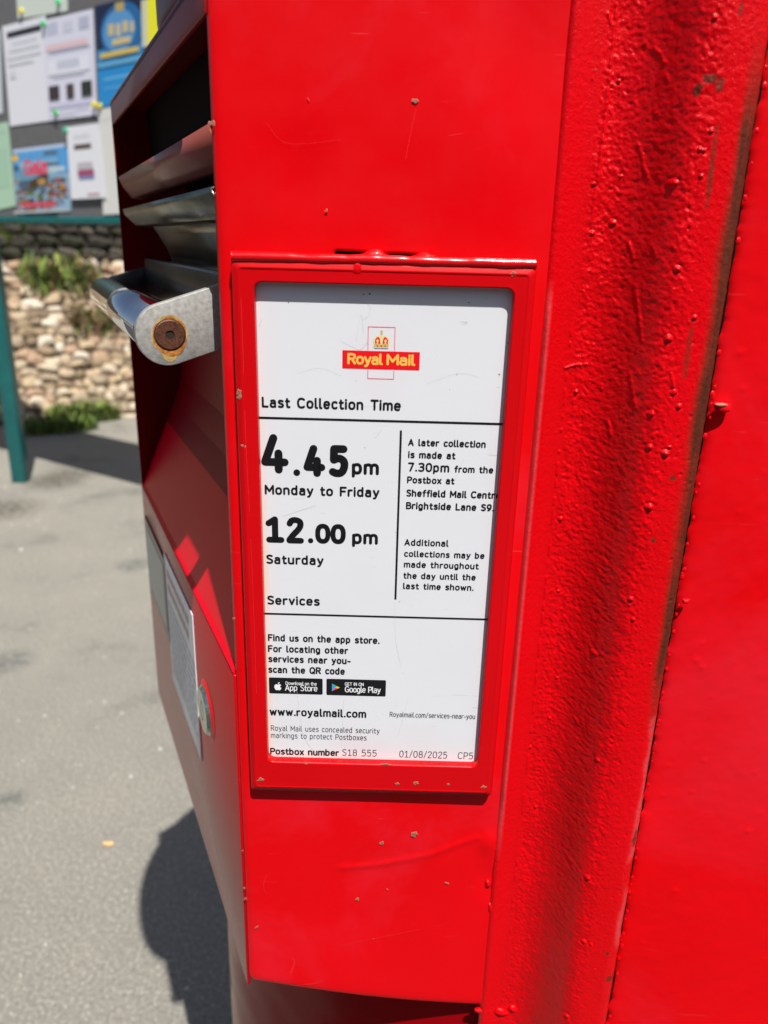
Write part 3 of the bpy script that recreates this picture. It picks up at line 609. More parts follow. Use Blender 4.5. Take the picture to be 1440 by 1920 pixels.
chalk_sheen = lip*.0+np.exp(-((XX-(.0795))/.0019)**4)*sst(1.388, 1.37, ZZ)*sst(1.02, 1.06, ZZ)*(.35+.35*fbm(XX*300, ZZ*300, 3, 44))  # pink highlight painted along the sheet lip
ch2 = sst(.1515, .1550, XX+.006*(fbm(ZZ*45, XX*150, 3, 51)-.5))*sst(1.19, 1.15, ZZ)*(.40+.4*fbm(XX*1500, ZZ*1500, 2, 55)); chalk_sheen = np.maximum(chalk_sheen, ch2*sst(.42, .5, fbm(ZZ*22, XX*30, 2, 58)))
col = np.zeros(XX.shape+(4,)); col[..., 0] = np.clip(wear, 0, 1); col[..., 1] = np.clip(chalk_sheen, 0, 1); col[..., 3] = 1
# wall of the gap at the right-hand edge
wallY = YY[:, -1:]+.017; P3 = np.stack([XX, YY, ZZ], -1)
rag = .0007*(fbm(zz[:, None]*300, zz[:, None]*0, 2, 77)-.5)
P3[:, -1, 0] += rag[:, 0]
extra = np.stack([XX[:, -1:]+.0004, wallY, ZZ[:, -1:]], -1); P3 = np.concatenate([P3, extra], 1); col = np.concatenate([col, col[:, -1:]], 1)
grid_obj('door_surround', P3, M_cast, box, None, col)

# ---- smooth door panel right of the gap
xd = np.concatenate([[.1612], np.linspace(.1612, .46, 300)]); zd = np.linspace(.60, 1.518, 900)
XX, ZZ = np.meshgrid(xd, zd)
yd = .66-.2855*np.sqrt(1-((XX-.26)/.42)**2)
yd += .0024*np.exp(-((XX-.1612)/.0016))*(.6+.8*fbm(ZZ*120, XX*0, 2, 6))
yd -= .0010*(fbm(XX*25+7, ZZ*16, 2, 12)-.5)+.0002*(fbm(XX*150, ZZ*150, 2, 18)-.5)
for i in range(60):
    cx, cz, s = r_.uniform(.165, .28), r_.uniform(.82, 1.5), r_.uniform(.3, 1)
    ii = np.abs(xd-cx) < .008; jj = np.abs(zd-cz) < .008; sub = np.ix_(jj, ii); yd[sub] -= .0004*s*np.exp(-(((XX[sub]-cx)**2+(ZZ[sub]-cz)**2)/(.0013*s+.0006)**2))
rag = .0016*(fbm(ZZ*200, XX*0, 3, 71)-.3)+.0008*np.clip(vnoise(ZZ*180, XX*0, 72)-.7, 0, 1)*4
XX = XX-rag*np.exp(-((XX-.1612)/.002))
yd[:, 0] = .392
grid_obj('door', np.stack([XX, yd, ZZ], -1), M_door, box)
# flap of lifted paint on the door edge and lumps of paint along the gap
def blob(name, c, sx_, sy_, sz_, mat, seed=0, parent=box, sub=3):
    bm = bmesh.new(); bmesh.ops.create_icosphere(bm, subdivisions=sub, radius=1); r = random.Random(seed); ph = [r.uniform(0, 6) for _ in range(4)]
    for v in bm.verts:
        q = v.co; k = 1+.22*math.sin(3*q.x+ph[0])*math.cos(3*q.z+ph[1])+.1*math.sin(6*q.z+ph[2]); v.co = Vector((q.x*sx_*k, q.y*sy_, q.z*sz_*k))+Vector(c)
    me = bpy.data.meshes.new(name); bm.to_mesh(me); bm.free(); me.materials.append(mat); me.polygons.foreach_set('use_smooth', [True]*len(me.polygons))
    o = bpy.data.objects.new(name, me); C.objects.link(o); o.parent = parent; o.matrix_parent_inverse = parent.matrix_world.inverted(); return o
pf = onY(1352, 764, .3772); blob('paint_flap', (pf[0]+.001, .3785, pf[2]), .0046, .0022, .0028, M_door, 5); blob('paint_flap', (pf[0]-.0005, .3765, pf[2]+.0014), .003, .0008, .0009, M_chip_edge, 6)
pf = onY(1287, 1128, .3772); blob('paint_flap', (pf[0], .3780, pf[2]), .0022, .0016, .0016, M_door, 7)
gs = MB(); gs.hexa([(.1570, .384, .6), (.1625, .384, .6), (.1625, .388, .6), (.1570, .388, .6), (.1570, .384, 1.518), (.1625, .384, 1.518), (.1625, .388, 1.518), (.1570, .388, 1.518)]); gs.build('gap_shade', M_slot, box)  # dark strip added to paint the shade inside the door gap
pl = MB()
for i in range(70):
    z = r_.uniform(.85, 1.5); s = r_.uniform(.0005, .0013)
    n_ = 6; c = np.array([.1603+r_.uniform(-.0004, .0008), .3782, z])
    ring_ = [c+np.array([s*math.cos(2*PI*k/n_), 0, s*1.6*math.sin(2*PI*k/n_)]) for k in range(n_)]
    pl.add(ring_+[c-np.array([0, s*.9, 0])], [(k, (k+1) % n_, n_) for k in range(n_)])
o = pl.build('paint_lumps', M_cast, box, True); o['kind'] = 'stuff'

for i, (p, sx_, sz_) in enumerate((((905, 1893), .006, .0022), ((940, 1897), .005, .003), ((962, 1890), .003, .0025), ((920, 1700), .0022, .004), ((915, 1655), .002, .003))):
    c = onY(*p, .401); blob('paint_lump', (c[0], .4010, c[2]), sx_, .0022, sz_, M_cast, 30+i)
# ---- notice frame
def rrect(x0, x1, z0, z1, r, y, n=7):
    out = []
    for (cx, cz, a0) in ((x1-r, z1-r, 0), (x0+r, z1-r, 90), (x0+r, z0+r, 180), (x1-r, z0+r, 270)):
        for k in range(n): t = math.radians(a0+90*k/(n-1)); out.append((cx+r*math.cos(t), y, cz+r*math.sin(t)))
    return out
FY = .3936
tl = onY(431, 492, FY); trr = onY(1009, 494, FY); br = onY(923, 1491, FY); bl = onY(470, 1480, FY)
fx0, fx1, fz0, fz1 = (tl[0]+bl[0])/2, (trr[0]+br[0])/2, (bl[2]+br[2])/2-.0012, (tl[2]+trr[2])/2
i0 = onY(475, 530, FY); i1 = onY(965, 541, FY); i2 = onY(895, 1437, FY); i3 = onY(503, 1430, FY)
ix0, ix1, iz0, iz1 = (i0[0]+i3[0])/2, (i1[0]+i2[0])/2, (i2[2]+i3[2])/2, (i0[2]+i1[2])/2
loops = [rrect(fx0, fx1, fz0, fz1, .0018, .4002), rrect(fx0, fx1, fz0, fz1, .0018, FY+.0022), rrect(fx0+.0004, fx1-.0004, fz0+.0004, fz1-.0004, .0018, FY+.0009), rrect(fx0+.0009, fx1-.0009, fz0+.0007, fz1-.0014, .002, FY+.0001),
         rrect(fx0+.0032, fx1-.0032, fz0+.0032, fz1-.0032, .002, FY-.0001), rrect(fx0+.0037, fx1-.0037, fz0+.0037, fz1-.0037, .002, FY-.0005), rrect(fx0+.0042, fx1-.0042, fz0+.0042, fz1-.0042, .002, FY),
         rrect(ix0-.0008, ix1+.0008, iz0-.0008, iz1+.0008, .0045, FY), rrect(ix0, ix1, iz0, iz1, .0040, FY+.0006), rrect(ix0, ix1, iz0, iz1, .0040, .3992)]
V = [p for l in loops for p in l]; n_ = len(loops[0]); F = []
for j in range(len(loops)-1):
    for k in range(n_): F.append((j*n_+k, (j+1)*n_+k, (j+1)*n_+(k+1) % n_, j*n_+(k+1) % n_))
fr = mesh_obj('notice_frame', V, F, M_frame, box, True)
fr.data.polygons.foreach_set('use_smooth', [j not in (0, 6, 8) for j in range(len(loops)-1) for k in range(n_)])
# rolled top edge and the weld beads above it
rb = MB(); nseg = 260; rv = []; rf = []
for k in range(nseg+1):
    x = fx0+.0006+(fx1-fx0-.0012)*k/nseg; rr = .0025*(1+.22*(float(fbm(np.array(x*120.), np.array(0.), 2, 3))-.5))
    for q in range(13):
        t = PI*(.02+.96*q/12)+PI; # front half
        rv.append((x, FY+.0016+rr*1.0*math.sin(t), fz1+.0012-rr*.95*math.cos(t)+.0005*(float(fbm(np.array(x*90.), np.array(9.), 2, 8))-.5)))
for k in range(nseg):
    for q in range(12): rf.append((k*13+q, k*13+q+1, (k+1)*13+q+1, (k+1)*13+q))
rf += [tuple(range(13)), tuple(range(nseg*13, nseg*13+13))[::-1]]
mesh_obj('rolled_edge', rv, rf, red_paint('red_gloss_roll', .22, .10, .4, 0, coat=.4, spec=.5), fr, True)
for p, s, sd in (((702, 480), 1.25, 3), ((795, 483), 1.1, 9), ((690, 486), .8, 4)):
    c = onY(*p, .398); blob('weld_bead', (c[0], .3985, c[2]), .0055*s, .0028*s, .0021*s, M_cast, sd, fr)
c = onY(670, 505, FY); blob('paint_run', (c[0], FY+.0006, c[2]), .0028, .0011, .0030, M_cast, 13, fr)
# ---- notice plate
lab = MB(); lab.prism([(ix0-.004, .3988, iz0-.004), (ix1+.004, .3988, iz0-.004), (ix1+.004, .3988, iz1+.004), (ix0-.004, .3988, iz1+.004)], (0, .0008, 0))
label = lab.build('notice_plate', M_label, box); LY = .3988
label['label'] = 'white collection time notice printed in black and red'

# ---- lettering: rounded single-weight strokes
def se(cx, cy, rx, ry, a0, a1, n=14, e=.82):
    o = []
    for k in range(n+1):
        t = math.radians(a0+(a1-a0)*k/n); c, s = math.cos(t), math.sin(t)
        o.append((cx+rx*math.copysign(abs(c)**e, c), cy+ry*math.copysign(abs(s)**e, s)))
    return o
def sm(pts, n=5):
    P = [pts[0]]+list(pts)+[pts[-1]]; o = []
    for i in range(1, len(P)-2):
        p0, p1, p2, p3 = P[i-1:i+3]
        for k in range(n):
            t = k/n; o.append(tuple(.5*((2*p1[j])+(-p0[j]+p2[j])*t+(2*p0[j]-5*p1[j]+4*p2[j]-p3[j])*t*t+(-p0[j]+3*p1[j]-3*p2[j]+p3[j])*t**3) for j in (0, 1)))
    return o+[pts[-1]]
X_ = .72; D_ = -.26; A_ = 1.03
def arch(x0, x1, y0=0, bot=0): 
    c = (x0+x1)/2; return [(x0, X_*.6)]+se(c, X_*.62, (x1-x0)/2, X_*.38, 180, 0, 10)[1:]+[(x1, bot)]
GL = {
 'a': (.46, [[(.05, .66)]+sm([(.05, .66), (.2, X_), (.36, .66), (.40, .52)])+[(.40, 0)], [(.40, .42), (.22, .42)]+se(.20, .205, .20, .215, 100, 270, 10)+sm([(.20, -.01), (.33, .02), (.40, .10)])]),
 'b': (.48, [[(0, A_), (0, 0)], se(.21, .36, .21, .36, 0, 360, 22)]),
 'c': (.40, [se(.22, .36, .22, .36, 48, 312, 16)]),
 'd': (.48, [[(.42, A_), (.42, 0)], se(.21, .36, .21, .36, 0, 360, 22)]),
 'e': (.46, [[(.02, .37), (.43, .37)]+se(.22, .36, .22, .36, 3, 310, 18)]),
 'f': (.30, [sm([(.32, A_), (.20, A_-.02), (.13, .88), (.13, .7)])+[(.13, 0)], [(0, .66), (.28, .66)]]),
 'g': (.48, [se(.21, .36, .21, .36, 0, 360, 22), [(.42, .66), (.42, 0)]+sm([(.42, 0), (.40, -.16), (.25, D_), (.06, D_+.03)])]),
 'h': (.48, [[(0, A_), (0, 0)], arch(0, .42)]),
 'i': (.04, [[(0, X_-.03), (0, 0)], [(0, .98), (0, .99)]]),
 'k': (.42, [[(0, A_), (0, 0)], [(.36, .68), (.03, .33)], [(.12, .40), (.40, 0)]]),
 'l': (.13, [[(0, A_), (0, .14)]+sm([(0, .14), (.03, .02), (.13, 0)])]),
 'm': (.74, [[(0, .68), (0, 0)], arch(0, .36), arch(.36, .72)]),
 'n': (.46, [[(0, .68), (0, 0)], arch(0, .42)]),
 'o': (.48, [se(.23, .36, .23, .36, 0, 360, 24)]),
 'p': (.48, [[(0, .68), (0, D_)], se(.21, .36, .21, .36, 0, 360, 22)]),
 'r': (.30, [[(0, .68), (0, 0)], sm([(0, .45), (.06, .62), (.18, .69), (.30, .69)])]),
 's': (.40, [sm([(.36, .65), (.22, .71), (.06, .67), (.02, .53), (.12, .41), (.28, .34), (.38, .24), (.35, .07), (.2, 0), (.02, .05)])]),
 't': (.30, [[(.10, .92), (.10, .2)]+sm([(.10, .2), (.13, .04), (.22, 0), (.31, .02)]), [(0, .67), (.28, .67)]]),
 'u': (.46, [[(0, .70), (0, .25)]+se(.21, .25, .21, .25, 180, 360, 10)[1:], [(.42, .70), (.42, 0)]]),
 'v': (.44, [[(0, .70), (.21, 0), (.42, .70)]]),
 'w': (.68, [[(0, .70), (.16, 0), (.33, .62), (.50, 0), (.66, .70)]]),
 'x': (.42, [[(0, .70), (.40, 0)], [(.40, .70), (0, 0)]]),
 'y': (.44, [[(0, .70), (.22, .02)], [(.43, .70), (.20, -.08)]+sm([(.20, -.08), (.13, -.22), (.02, D_)])]),
 'A': (.62, [[(0, 0), (.29, 1), (.58, 0)], [(.09, .30), (.49, .30)]]),
 'B': (.52, [[(0, 0), (0, 1), (.26, 1)]+sm([(.26, 1), (.44, .93), (.44, .63), (.26, .55)])+[(0, .55)], [(.26, .55)]+sm([(.26, .55), (.50, .46), (.50, .1), (.28, 0)])+[(0, 0)]]),
 'C': (.58, [se(.31, .5, .31, .5, 48, 312, 20)]),
 'D': (.58, [[(0, 0), (0, 1), (.2, 1)]+se(.2, .5, .36, .5, 90, -90, 14)+[(0, 0)]]),
 'E': (.46, [[(.44, 1), (0, 1), (0, 0), (.44, 0)], [(0, .52), (.38, .52)]]),
 'F': (.46, [[(.46, 1), (0, 1), (0, 0)], [(0, .52), (.38, .52)]]),
 'G': (.62, [se(.31, .5, .31, .5, 48, 330, 20)+[(.60, .46), (.36, .46)]]),
 'I': (.04, [[(0, 0), (0, 1)]]),
 'L': (.44, [[(0, 1), (0, 0), (.42, 0)]]),
 'M': (.70, [[(0, 0), (0, 1), (.34, .30), (.68, 1), (.68, 0)]]),
 'N': (.56, [[(0, 0), (0, 1), (.54, 0), (.54, 1)]]),
 'O': (.62, [se(.31, .5, .31, .5, 0, 360, 26)]),
 'P': (.50, [[(0, 0), (0, 1), (.25, 1)]+sm([(.25, 1), (.48, .90), (.48, .56), (.25, .44)])+[(0, .44)]]),
 'Q': (.64, [se(.31, .5, .31, .5, 0, 360, 26), [(.38, .22), (.60, -.04)]]),
 'R': (.54, [[(0, 0), (0, 1), (.25, 1)]+sm([(.25, 1), (.48, .92), (.48, .60), (.25, .50)])+[(0, .50)], [(.26, .50), (.52, 0)]]),
 'S': (.50, [sm([(.46, .92), (.28, 1), (.08, .94), (.03, .76), (.14, .60), (.34, .48), (.48, .34), (.45, .10), (.26, 0), (.03, .07)])]),
 'T': (.56, [[(0, 1), (.56, 1)], [(.28, 1), (.28, 0)]]),
 '0': (.52, [se(.25, .5, .25, .5, 0, 360, 26)]),
 '1': (.46, [[(.03, .80), (.25, 1), (.25, 0)], [(.04, 0), (.46, 0)]]),
 '2': (.50, [sm([(.02, .82), (.10, .96), (.26, 1), (.44, .92), (.46, .72), (.36, .52), (.18, .30), (.0, .03)])+[(0, 0), (.48, 0)]]),
 '3': (.50, [sm([(.03, .94), (.24, 1), (.44, .92), (.45, .66), (.34, .56), (.18, .54)]), sm([(.18, .54), (.38, .50), (.48, .30), (.40, .06), (.2, 0), (.02, .07)])]),
 '4': (.60, [[(.26, 1), (.0, .24), (.58, .24)], [(.40, .52), (.40, 0)]]),
 '5': (.50, [[(.44, 1), (.06, 1), (.05, .55)]+sm([(.05, .55), (.26, .62), (.45, .50), (.47, .26), (.36, .04), (.16, 0), (.01, .06)])]),
 '7': (.48, [[(0, 1), (.46, 1), (.16, 0)]]),
 '8': (.50, [se(.25, .76, .20, .24, 0, 360, 20), se(.25, .27, .24, .27, 0, 360, 20)]),
 '9': (.50, [se(.24, .68, .23, .32, 0, 360, 22), sm([(.47, .66), (.44, .36), (.30, .1), (.12, 0)])]),
 '.': (.04, [[(.02, .03), (.02, .04)]]), '/': (.36, [[(0, -.05), (.34, 1.05)]]), '-': (.30, [[(0, .36), (.28, .36)]]), ' ': (.26, []),
}
def text_strokes(txt, gap=.22):
    x = 0; out = []
    for ch in txt:
        adv, st = GL[ch]
        for s in st: out.append([(x+p[0], p[1]) for p in s])
        x += adv+gap
    return out, x-gap
def ribbons(strokes, w, n=10):
    """flat round-ended ribbons; each stroke is one connected outline so nothing overlaps inside it"""
    V = []; F = []; r = w/2; lay = 0
    for st in strokes:
        P = [st[0]]
        for p in st[1:]:
            if math.hypot(p[0]-P[-1][0], p[1]-P[-1][1]) > r*.12: P.append(p)
        if len(P) == 1:
            b0_ = len(V); V.append((*P[0], lay)); V += [(P[0][0]+r*1.1*math.cos(2*PI*k/14), P[0][1]+r*1.1*math.sin(2*PI*k/14), lay) for k in range(14)]; F += [(b0_, b0_+1+k, b0_+1+(k+1) % 14) for k in range(14)]; lay += 1; continue
        closed = math.hypot(P[0][0]-P[-1][0], P[0][1]-P[-1][1]) < r*.3
        for i in range(len(P)-1):
            dx, dy = P[i+1][0]-P[i][0], P[i+1][1]-P[i][1]; l = math.hypot(dx, dy); nx_, ny_ = -dy/l*r, dx/l*r; b0_ = len(V)
            V += [(P[i][0]+nx_, P[i][1]+ny_, lay), (P[i][0]-nx_, P[i][1]-ny_, lay), (P[i+1][0]-nx_, P[i+1][1]-ny_, lay), (P[i+1][0]+nx_, P[i+1][1]+ny_, lay)]; F.append((b0_, b0_+1, b0_+2, b0_+3))
            lay += 1
        for i, p in enumerate(P):
            if 0 < i < len(P)-1:
                a = np.array(P[i])-P[i-1]; c = np.array(P[i+1])-P[i]; ca = (a@c)/(np.linalg.norm(a)*np.linalg.norm(c))
                if ca > .995: continue
            b0_ = len(V); V.append((*p, lay)); V += [(p[0]+r*math.cos(2*PI*k/n), p[1]+r*math.sin(2*PI*k/n), lay) for k in range(n)]; F += [(b0_, b0_+1+k, b0_+1+(k+1) % n) for k in range(n)]; lay += 1
    return V, F
def letters(txt, pl_, xr, cap, w=.15, mat=None, gap=.22, Y=LY-.00012, name='lettering', parent=None, inline=None):
    """txt from pixel pl_ (left end of the baseline) to pixel column xr, cap height in px there"""
    st, W_ = text_strokes(txt, gap); p = onY(*pl_, Y); x1 = onY(xr, pl_[1]+(xr-pl_[0])*.0265, Y)[0]; zt = onY(pl_[0], pl_[1]-cap, Y)[2]
    h = (zt-p[2]); r = w/2*h; sy = h-w*h; sx_ = ((x1-p[0])-w*h)/W_
    st = [[(p[0]+r+q[0]*sx_, p[2]+r+q[1]*sy) for q in s] for s in st]
    V, F = ribbons(st, w*h); V = [(v[0], Y-5e-8*v[2], v[1]) for v in V]
    o = mesh_obj(name, V, F, mat or M_black, parent or label)
    if inline:
        V, F = ribbons(st, w*h*inline[0]); V = [(v[0], Y-.00006-5e-8*v[2], v[1]) for v in V]; mesh_obj(name, V, F, inline[1], parent or label)
    return o
T = [('Last Collection Time', (491, 764), 752, 20.5, .195), ('4', (490, 887), 543, 74, .20), ('.', (549, 893), 564, 60, .19), ('4', (569, 893.5), 611, 60, .235), ('5', (616, 894), 654, 60, .24), ('pm', (659.5, 889.5), 711, 28, .21),
     ('Monday to Friday', (496.5, 927), 711.5, 18.5, .20), ('1', (497, 1017), 533.5, 49.5, .225), ('2', (537, 1018.5), 571, 49.5, .22), ('.', (577, 1019), 588, 46, .19), ('00', (591, 1019), 649, 37.5, .235), ('pm', (660, 1020), 709, 26, .21),
     ('Saturday', (499, 1057), 607, 17.5, .195), ('Services', (501, 1133.5), 600, 17, .195),
     ('A later collection', (765, 836), 911, 13.5, .205), ('is made at', (765, 859), 854, 13.5, .205), ('7.30pm', (764.5, 884), 842.5, 17.2, .19), ('from the', (851.5, 886), 925, 13, .205), ('Postbox at', (763, 906), 852, 13, .205),
     ('Sheffield Mail Centre', (761.5, 931), 938, 13.5, .205), ('Brightside Lane S9.', (761, 954.5), 926, 13.5, .205), ('Additional', (758, 1023), 841, 12.5, .195), ('collections may be', (757.5, 1044), 908.5, 12, .195), ('made throughout', (757, 1064), 897.5, 12, .195),
     ('the day until the', (756, 1085), 892, 12, .195), ('last time shown.', (755.5, 1104.5), 888, 12, .195),
     ('Find us on the app store.', (502.5, 1202), 712, 13.2, .20), ('For locating other', (502.5, 1222.5), 653, 13, .20), ('services near you-', (503, 1241.5), 658, 13, .20), ('scan the QR code', (503, 1261.5), 647, 13, .20),
     ('www.royalmail.com', (505.5, 1341.5), 687, 15, .19)]
for t, p, xr, cap, w in T: letters(t, p, xr, cap, w, gap=.26 if len(t) > 2 else .22)
for t, p, xr, cap, w in (('Postbox number', (506.5, 1414.5), 636, 12.5, .19),): letters(t, p, xr, cap, w)
for t, p, xr, cap, w in (('Royalmail.com/services-near-you', (730.5, 1344), 891, 9.5, .115), ('Royal Mail uses concealed security', (508, 1370), 712, 10.2, .105), ('markings to protect Postboxes', (508, 1383.5), 687.5, 10.2, .105),
                         ('S18 555', (641.5, 1417), 706.5, 12.5, .10), ('01/08/2025', (748.5, 1420), 838.5, 12.8, .10), ('CP5', (858, 1423), 887, 12.8, .10)): letters(t, p, xr, cap, w, M_grey)
def lrect(x0, y0, x1, y1, mat, name='rule', Y=LY-.00010, rad=0):
    a = onY(x0, y0, Y); b_ = onY(x1, y1, Y); xa, xb, za, zb_ = a[0], b_[0], b_[2], a[2]
    P = rrect(xa, xb, za, zb_, rad, Y)[::-1] if rad else [(xa, Y, za), (xb, Y, za), (xb, Y, zb_), (xa, Y, zb_)]
    if rad: return mesh_obj(name, P[::-1], [tuple(range(len(P)))[::-1]], mat, label)
    return mesh_obj(name, P, [(0, 1, 2, 3)], mat, label)
def hrule(y, x0, x1, th, mat=M_black):
    a = onY(x0, y, LY); zc = a[2]; xb = onY(x1, y, LY)[0]; hh = abs(onY(x0, y+th/2, LY)[2]-zc); Y = LY-.0001
    mesh_obj('rule', [(a[0]-.002, Y, zc-hh), (ix1+.002, Y, zc-hh), (ix1+.002, Y, zc+hh), (a[0]-.002, Y, zc+hh)], [(0, 1, 2, 3)], mat, label)
hrule(783, 483, 945, 4.4); hrule(1150.3, 495, 918, 3.4)
va = onY(751.7, 807, LY); vb = onY(741.5, 1124, LY); vx = (va[0]+vb[0])/2
mesh_obj('rule', [(vx-.00058, LY-.0001, vb[2]), (vx+.00058, LY-.0001, vb[2]), (vx+.00058, LY-.0001, va[2]), (vx-.00058, LY-.0001, va[2])], [(0, 1, 2, 3)], M_black, label)
# royal mail mark
lrect(642, 656.5, 786, 694.5, M_logo, 'logo_bar')
oc = simple('logo_outline', (.72, .05, .13), .4)
def outline(x0, y0, x1, y1, open_side):
    a = onY(x0, y0, LY); b_ = onY(x1, y1, LY); t = .00032; Y = LY-.0001; mb = MB()
    def r4(xa, za, xb, zb_): mb.add([(xa, Y, za), (xb, Y, za), (xb, Y, zb_), (xa, Y, zb_)], [(0, 1, 2, 3)])
    r4(a[0], b_[2], a[0]+t, a[2]); r4(b_[0]-t, b_[2], b_[0], a[2])
    zc = a[2] if open_side == 'b' else b_[2]+t
    r4(a[0]+t, zc-t, b_[0]-t, zc); mb.build('logo_outline', oc, label)
outline(690, 612, 740.2, 657.4, 'b'); outline(689.2, 693.6, 738.6, 711.5, 't')
letters('Royal', (651, 683.2), 717.8, 21.5, .21, M_gold, .16, LY-.0002, 'logo_lettering'); letters('Mail', (724.5, 685), 778.5, 21.5, .21, M_gold, .16, LY-.0002, 'logo_lettering')
# crown
cc = onY(715, 652.5, LY); ch = onY(715, 617.5, LY)[2]-cc[2]; cw = onY(731, 652.5, LY)[0]-onY(700, 652.5, LY)[0]
def cpoly(pts, mat, lay, name='crown'): 
    Y = LY-.0001-.00003*lay; mesh_obj(name, [(cc[0]+x*cw, Y, cc[2]+z*ch) for x, z in pts], [tuple(range(len(pts)))], mat, label)
M_cream = simple('crown_cream', (.78, .66, .34), .4); M_cgold = simple('crown_gold', (.62, .42, .10), .4); M_cgrey = simple('crown_grey', (.5, .52, .5), .4); M_cgreen = simple('crown_green', (.08, .30, .16), .4); M_cpurple = simple('crown_band', (.60, .56, .66), .4)
cpoly([(.5*math.cos(t), .36+.34*math.sin(t)) for t in np.linspace(PI, 0, 20)]+[(.42, .14), (-.42, .14)], M_cream, 1)
for sg in (-1, 1): cpoly([(sg*x, z) for x, z in ((.06, .22), (.10, .50), (.18, .60), (.30, .56), (.40, .42), (.38, .22))][::sg], M_logo, 2)
cpoly([(-.045, .2), (.045, .2), (.04, .72), (-.04, .72)], M_cream, 3)
for x in (-.24, .24): cpoly([(x-.06, .22), (x+.06, .22), (x+.03, .32), (x+.09, .38), (x+.03, .44), (x, .50), (x-.03, .44), (x-.09, .38), (x-.03, .32)], M_cream, 4)
cpoly([(-.42, .0), (.42, .0), (.43, .20), (-.43, .20)], M_cgold, 3); cpoly([(-.43, -.01), (.43, -.01), (.43, .04), (-.43, .04)], M_cpurple, 5)
for x, m_ in ((-.24, M_cgreen), (0, M_logo), (.24, M_cgreen)): cpoly([(x-.05, .08), (x+.05, .08), (x+.05, .15), (x-.05, .15)], m_, 6)
cpoly([(.07*math.cos(t), .78+.06*math.sin(t)) for t in np.linspace(0, 2*PI, 13)[:-1]], M_cgold, 3); cpoly([(-.025, .83), (.025, .83), (.025, .88), (.06, .88), (.06, .93), (.025, .93), (.025, .99), (-.025, .99), (-.025, .93), (-.06, .93), (-.06, .88), (-.025, .88)], M_cgold, 3)
# store badges
BY = LY-.00022
lrect(504, 1270, 605, 1302.5, M_badge, 'store_badge', rad=.0008); lrect(612, 1272.5, 723, 1306, M_badge, 'store_badge', rad=.0008)
letters('Download on the', (535.5, 1284), 594, 6.3, .13, M_white, .16, BY, 'badge_lettering'); letters('App Store', (534.5, 1295), 595.5, 11.5, .12, M_white, .14, BY, 'badge_lettering')
letters('GET IN ON', (646.5, 1285.5), 682, 6.2, .14, M_white, .2, BY, 'badge_lettering'); letters('Google Play', (646.5, 1298), 713.8, 11.5, .13, M_white, .14, BY, 'badge_lettering')
ac = onY(521, 1286.5, BY); au = .0021
ap = sm([(0, .62), (.35, .78), (.75, .66), (.92, .42), (.66, .16), (.66, -.22), (.98, -.46), (.70, -1.0), (.40, -1.2), (0, -1.08), (-.40, -1.2), (-.75, -.9), (-.98, -.3), (-.92, .35), (-.55, .72), (0, .62)], 4)
mesh_obj('badge_emblem', [(ac[0]+x*au, BY, ac[2]+z*au-.0003) for x, z in ap[:-1]], [tuple(range(len(ap)-1))[::-1]], M_white, label)
mesh_obj('badge_emblem', [(ac[0]+x*au, BY, ac[2]+z*au-.0003) for x, z in sm([(.02, .85), (.08, 1.2), (.48, 1.45), (.42, 1.08), (.02, .85)], 4)[:-1]], [tuple(range(16))[::-1]], M_white, label)
tc_ = onY(629, 1289, BY); tu = .0026
tri = [((-.8, 1), (-.05, .12), (-.8, -1), (.05, .13, .33)), ((-.8, 1), (.48, .30), (-.05, 0), (.02, .45, .12)), ((.48, .30), (1.0, 0), (.48, -.30), (.9, .55, .02)), ((-.8, -1), (.48, -.30), (-.05, 0), (.75, .06, .05))]
for a_, b_, c_, cl in (((-.8, 1), (-.05, 0), (-.8, -1), (.05, .30, .75)), ((-.8, 1), (.45, .30), (-.05, 0), (.02, .5, .16)), ((-.8, -1), (-.05, 0), (.45, -.30), (.8, .06, .05))):
    mesh_obj('badge_emblem', [(tc_[0]+p[0]*tu, BY, tc_[2]+p[1]*tu) for p in (a_, b_, c_)], [(0, 1, 2)], cm(cl), label)
mesh_obj('badge_emblem', [(tc_[0]+p[0]*tu, BY, tc_[2]+p[1]*tu) for p in ((.45, .30), (1.0, 0), (.45, -.30), (-.05, 0))], [(0, 1, 2, 3)], cm((.9, .55, .02)), label)
# the red word across the gala poster
def poster_word(root, corners, txt, x0, x1, ybase, cap, w, col, lift):
    tl, tr_, br, bl = [np.array(board_px(*c)) for c in corners]
    st, W_ = text_strokes(txt, .12)
    a = (tl*(1-x0)+tr_*x0)*(1-ybase)+(bl*(1-x0)+br*x0)*ybase; b_ = (tl*(1-x1)+tr_*x1)*(1-ybase)+(bl*(1-x1)+br*x1)*ybase
    h = abs(tl[1]-bl[1])*cap; k = (b_-a)/W_
    st = [[(a[0]+k[0]*q[0]+.15*h*q[1], a[1]+k[1]*q[0]+h*q[1]) for q in s_] for s_ in st]
    V, F = ribbons(st, w*h); mesh_obj('lettering', [bpt(v[0], v[1], lift+1e-6*v[2]) for v in V], F, cm(col), root)
gcor = [(25, 281), (128, 268), (134, 396), (33, 401)]
poster_word(gala, gcor, 'Gala', .25, .66, .40, .19, .26, (.75, .06, .12), .0185)
# small dark marks on the notice
for i, (x, y, s) in enumerate(((541, 567, 1.5), (879, 567, 1.8), (693, 551, 2.4), (682, 552, 1.8), (936, 702, 2.2), (684, 839, 1), (952, 643, 1.5), (700, 650, .9), (843, 730, .9), (912, 560, .9))):
    c = onY(x, y, LY); blob('dirt_speck', (c[0], LY-.0001, c[2]), .00022*s, .0001, .00020*s, M_grey, i, label, 1)

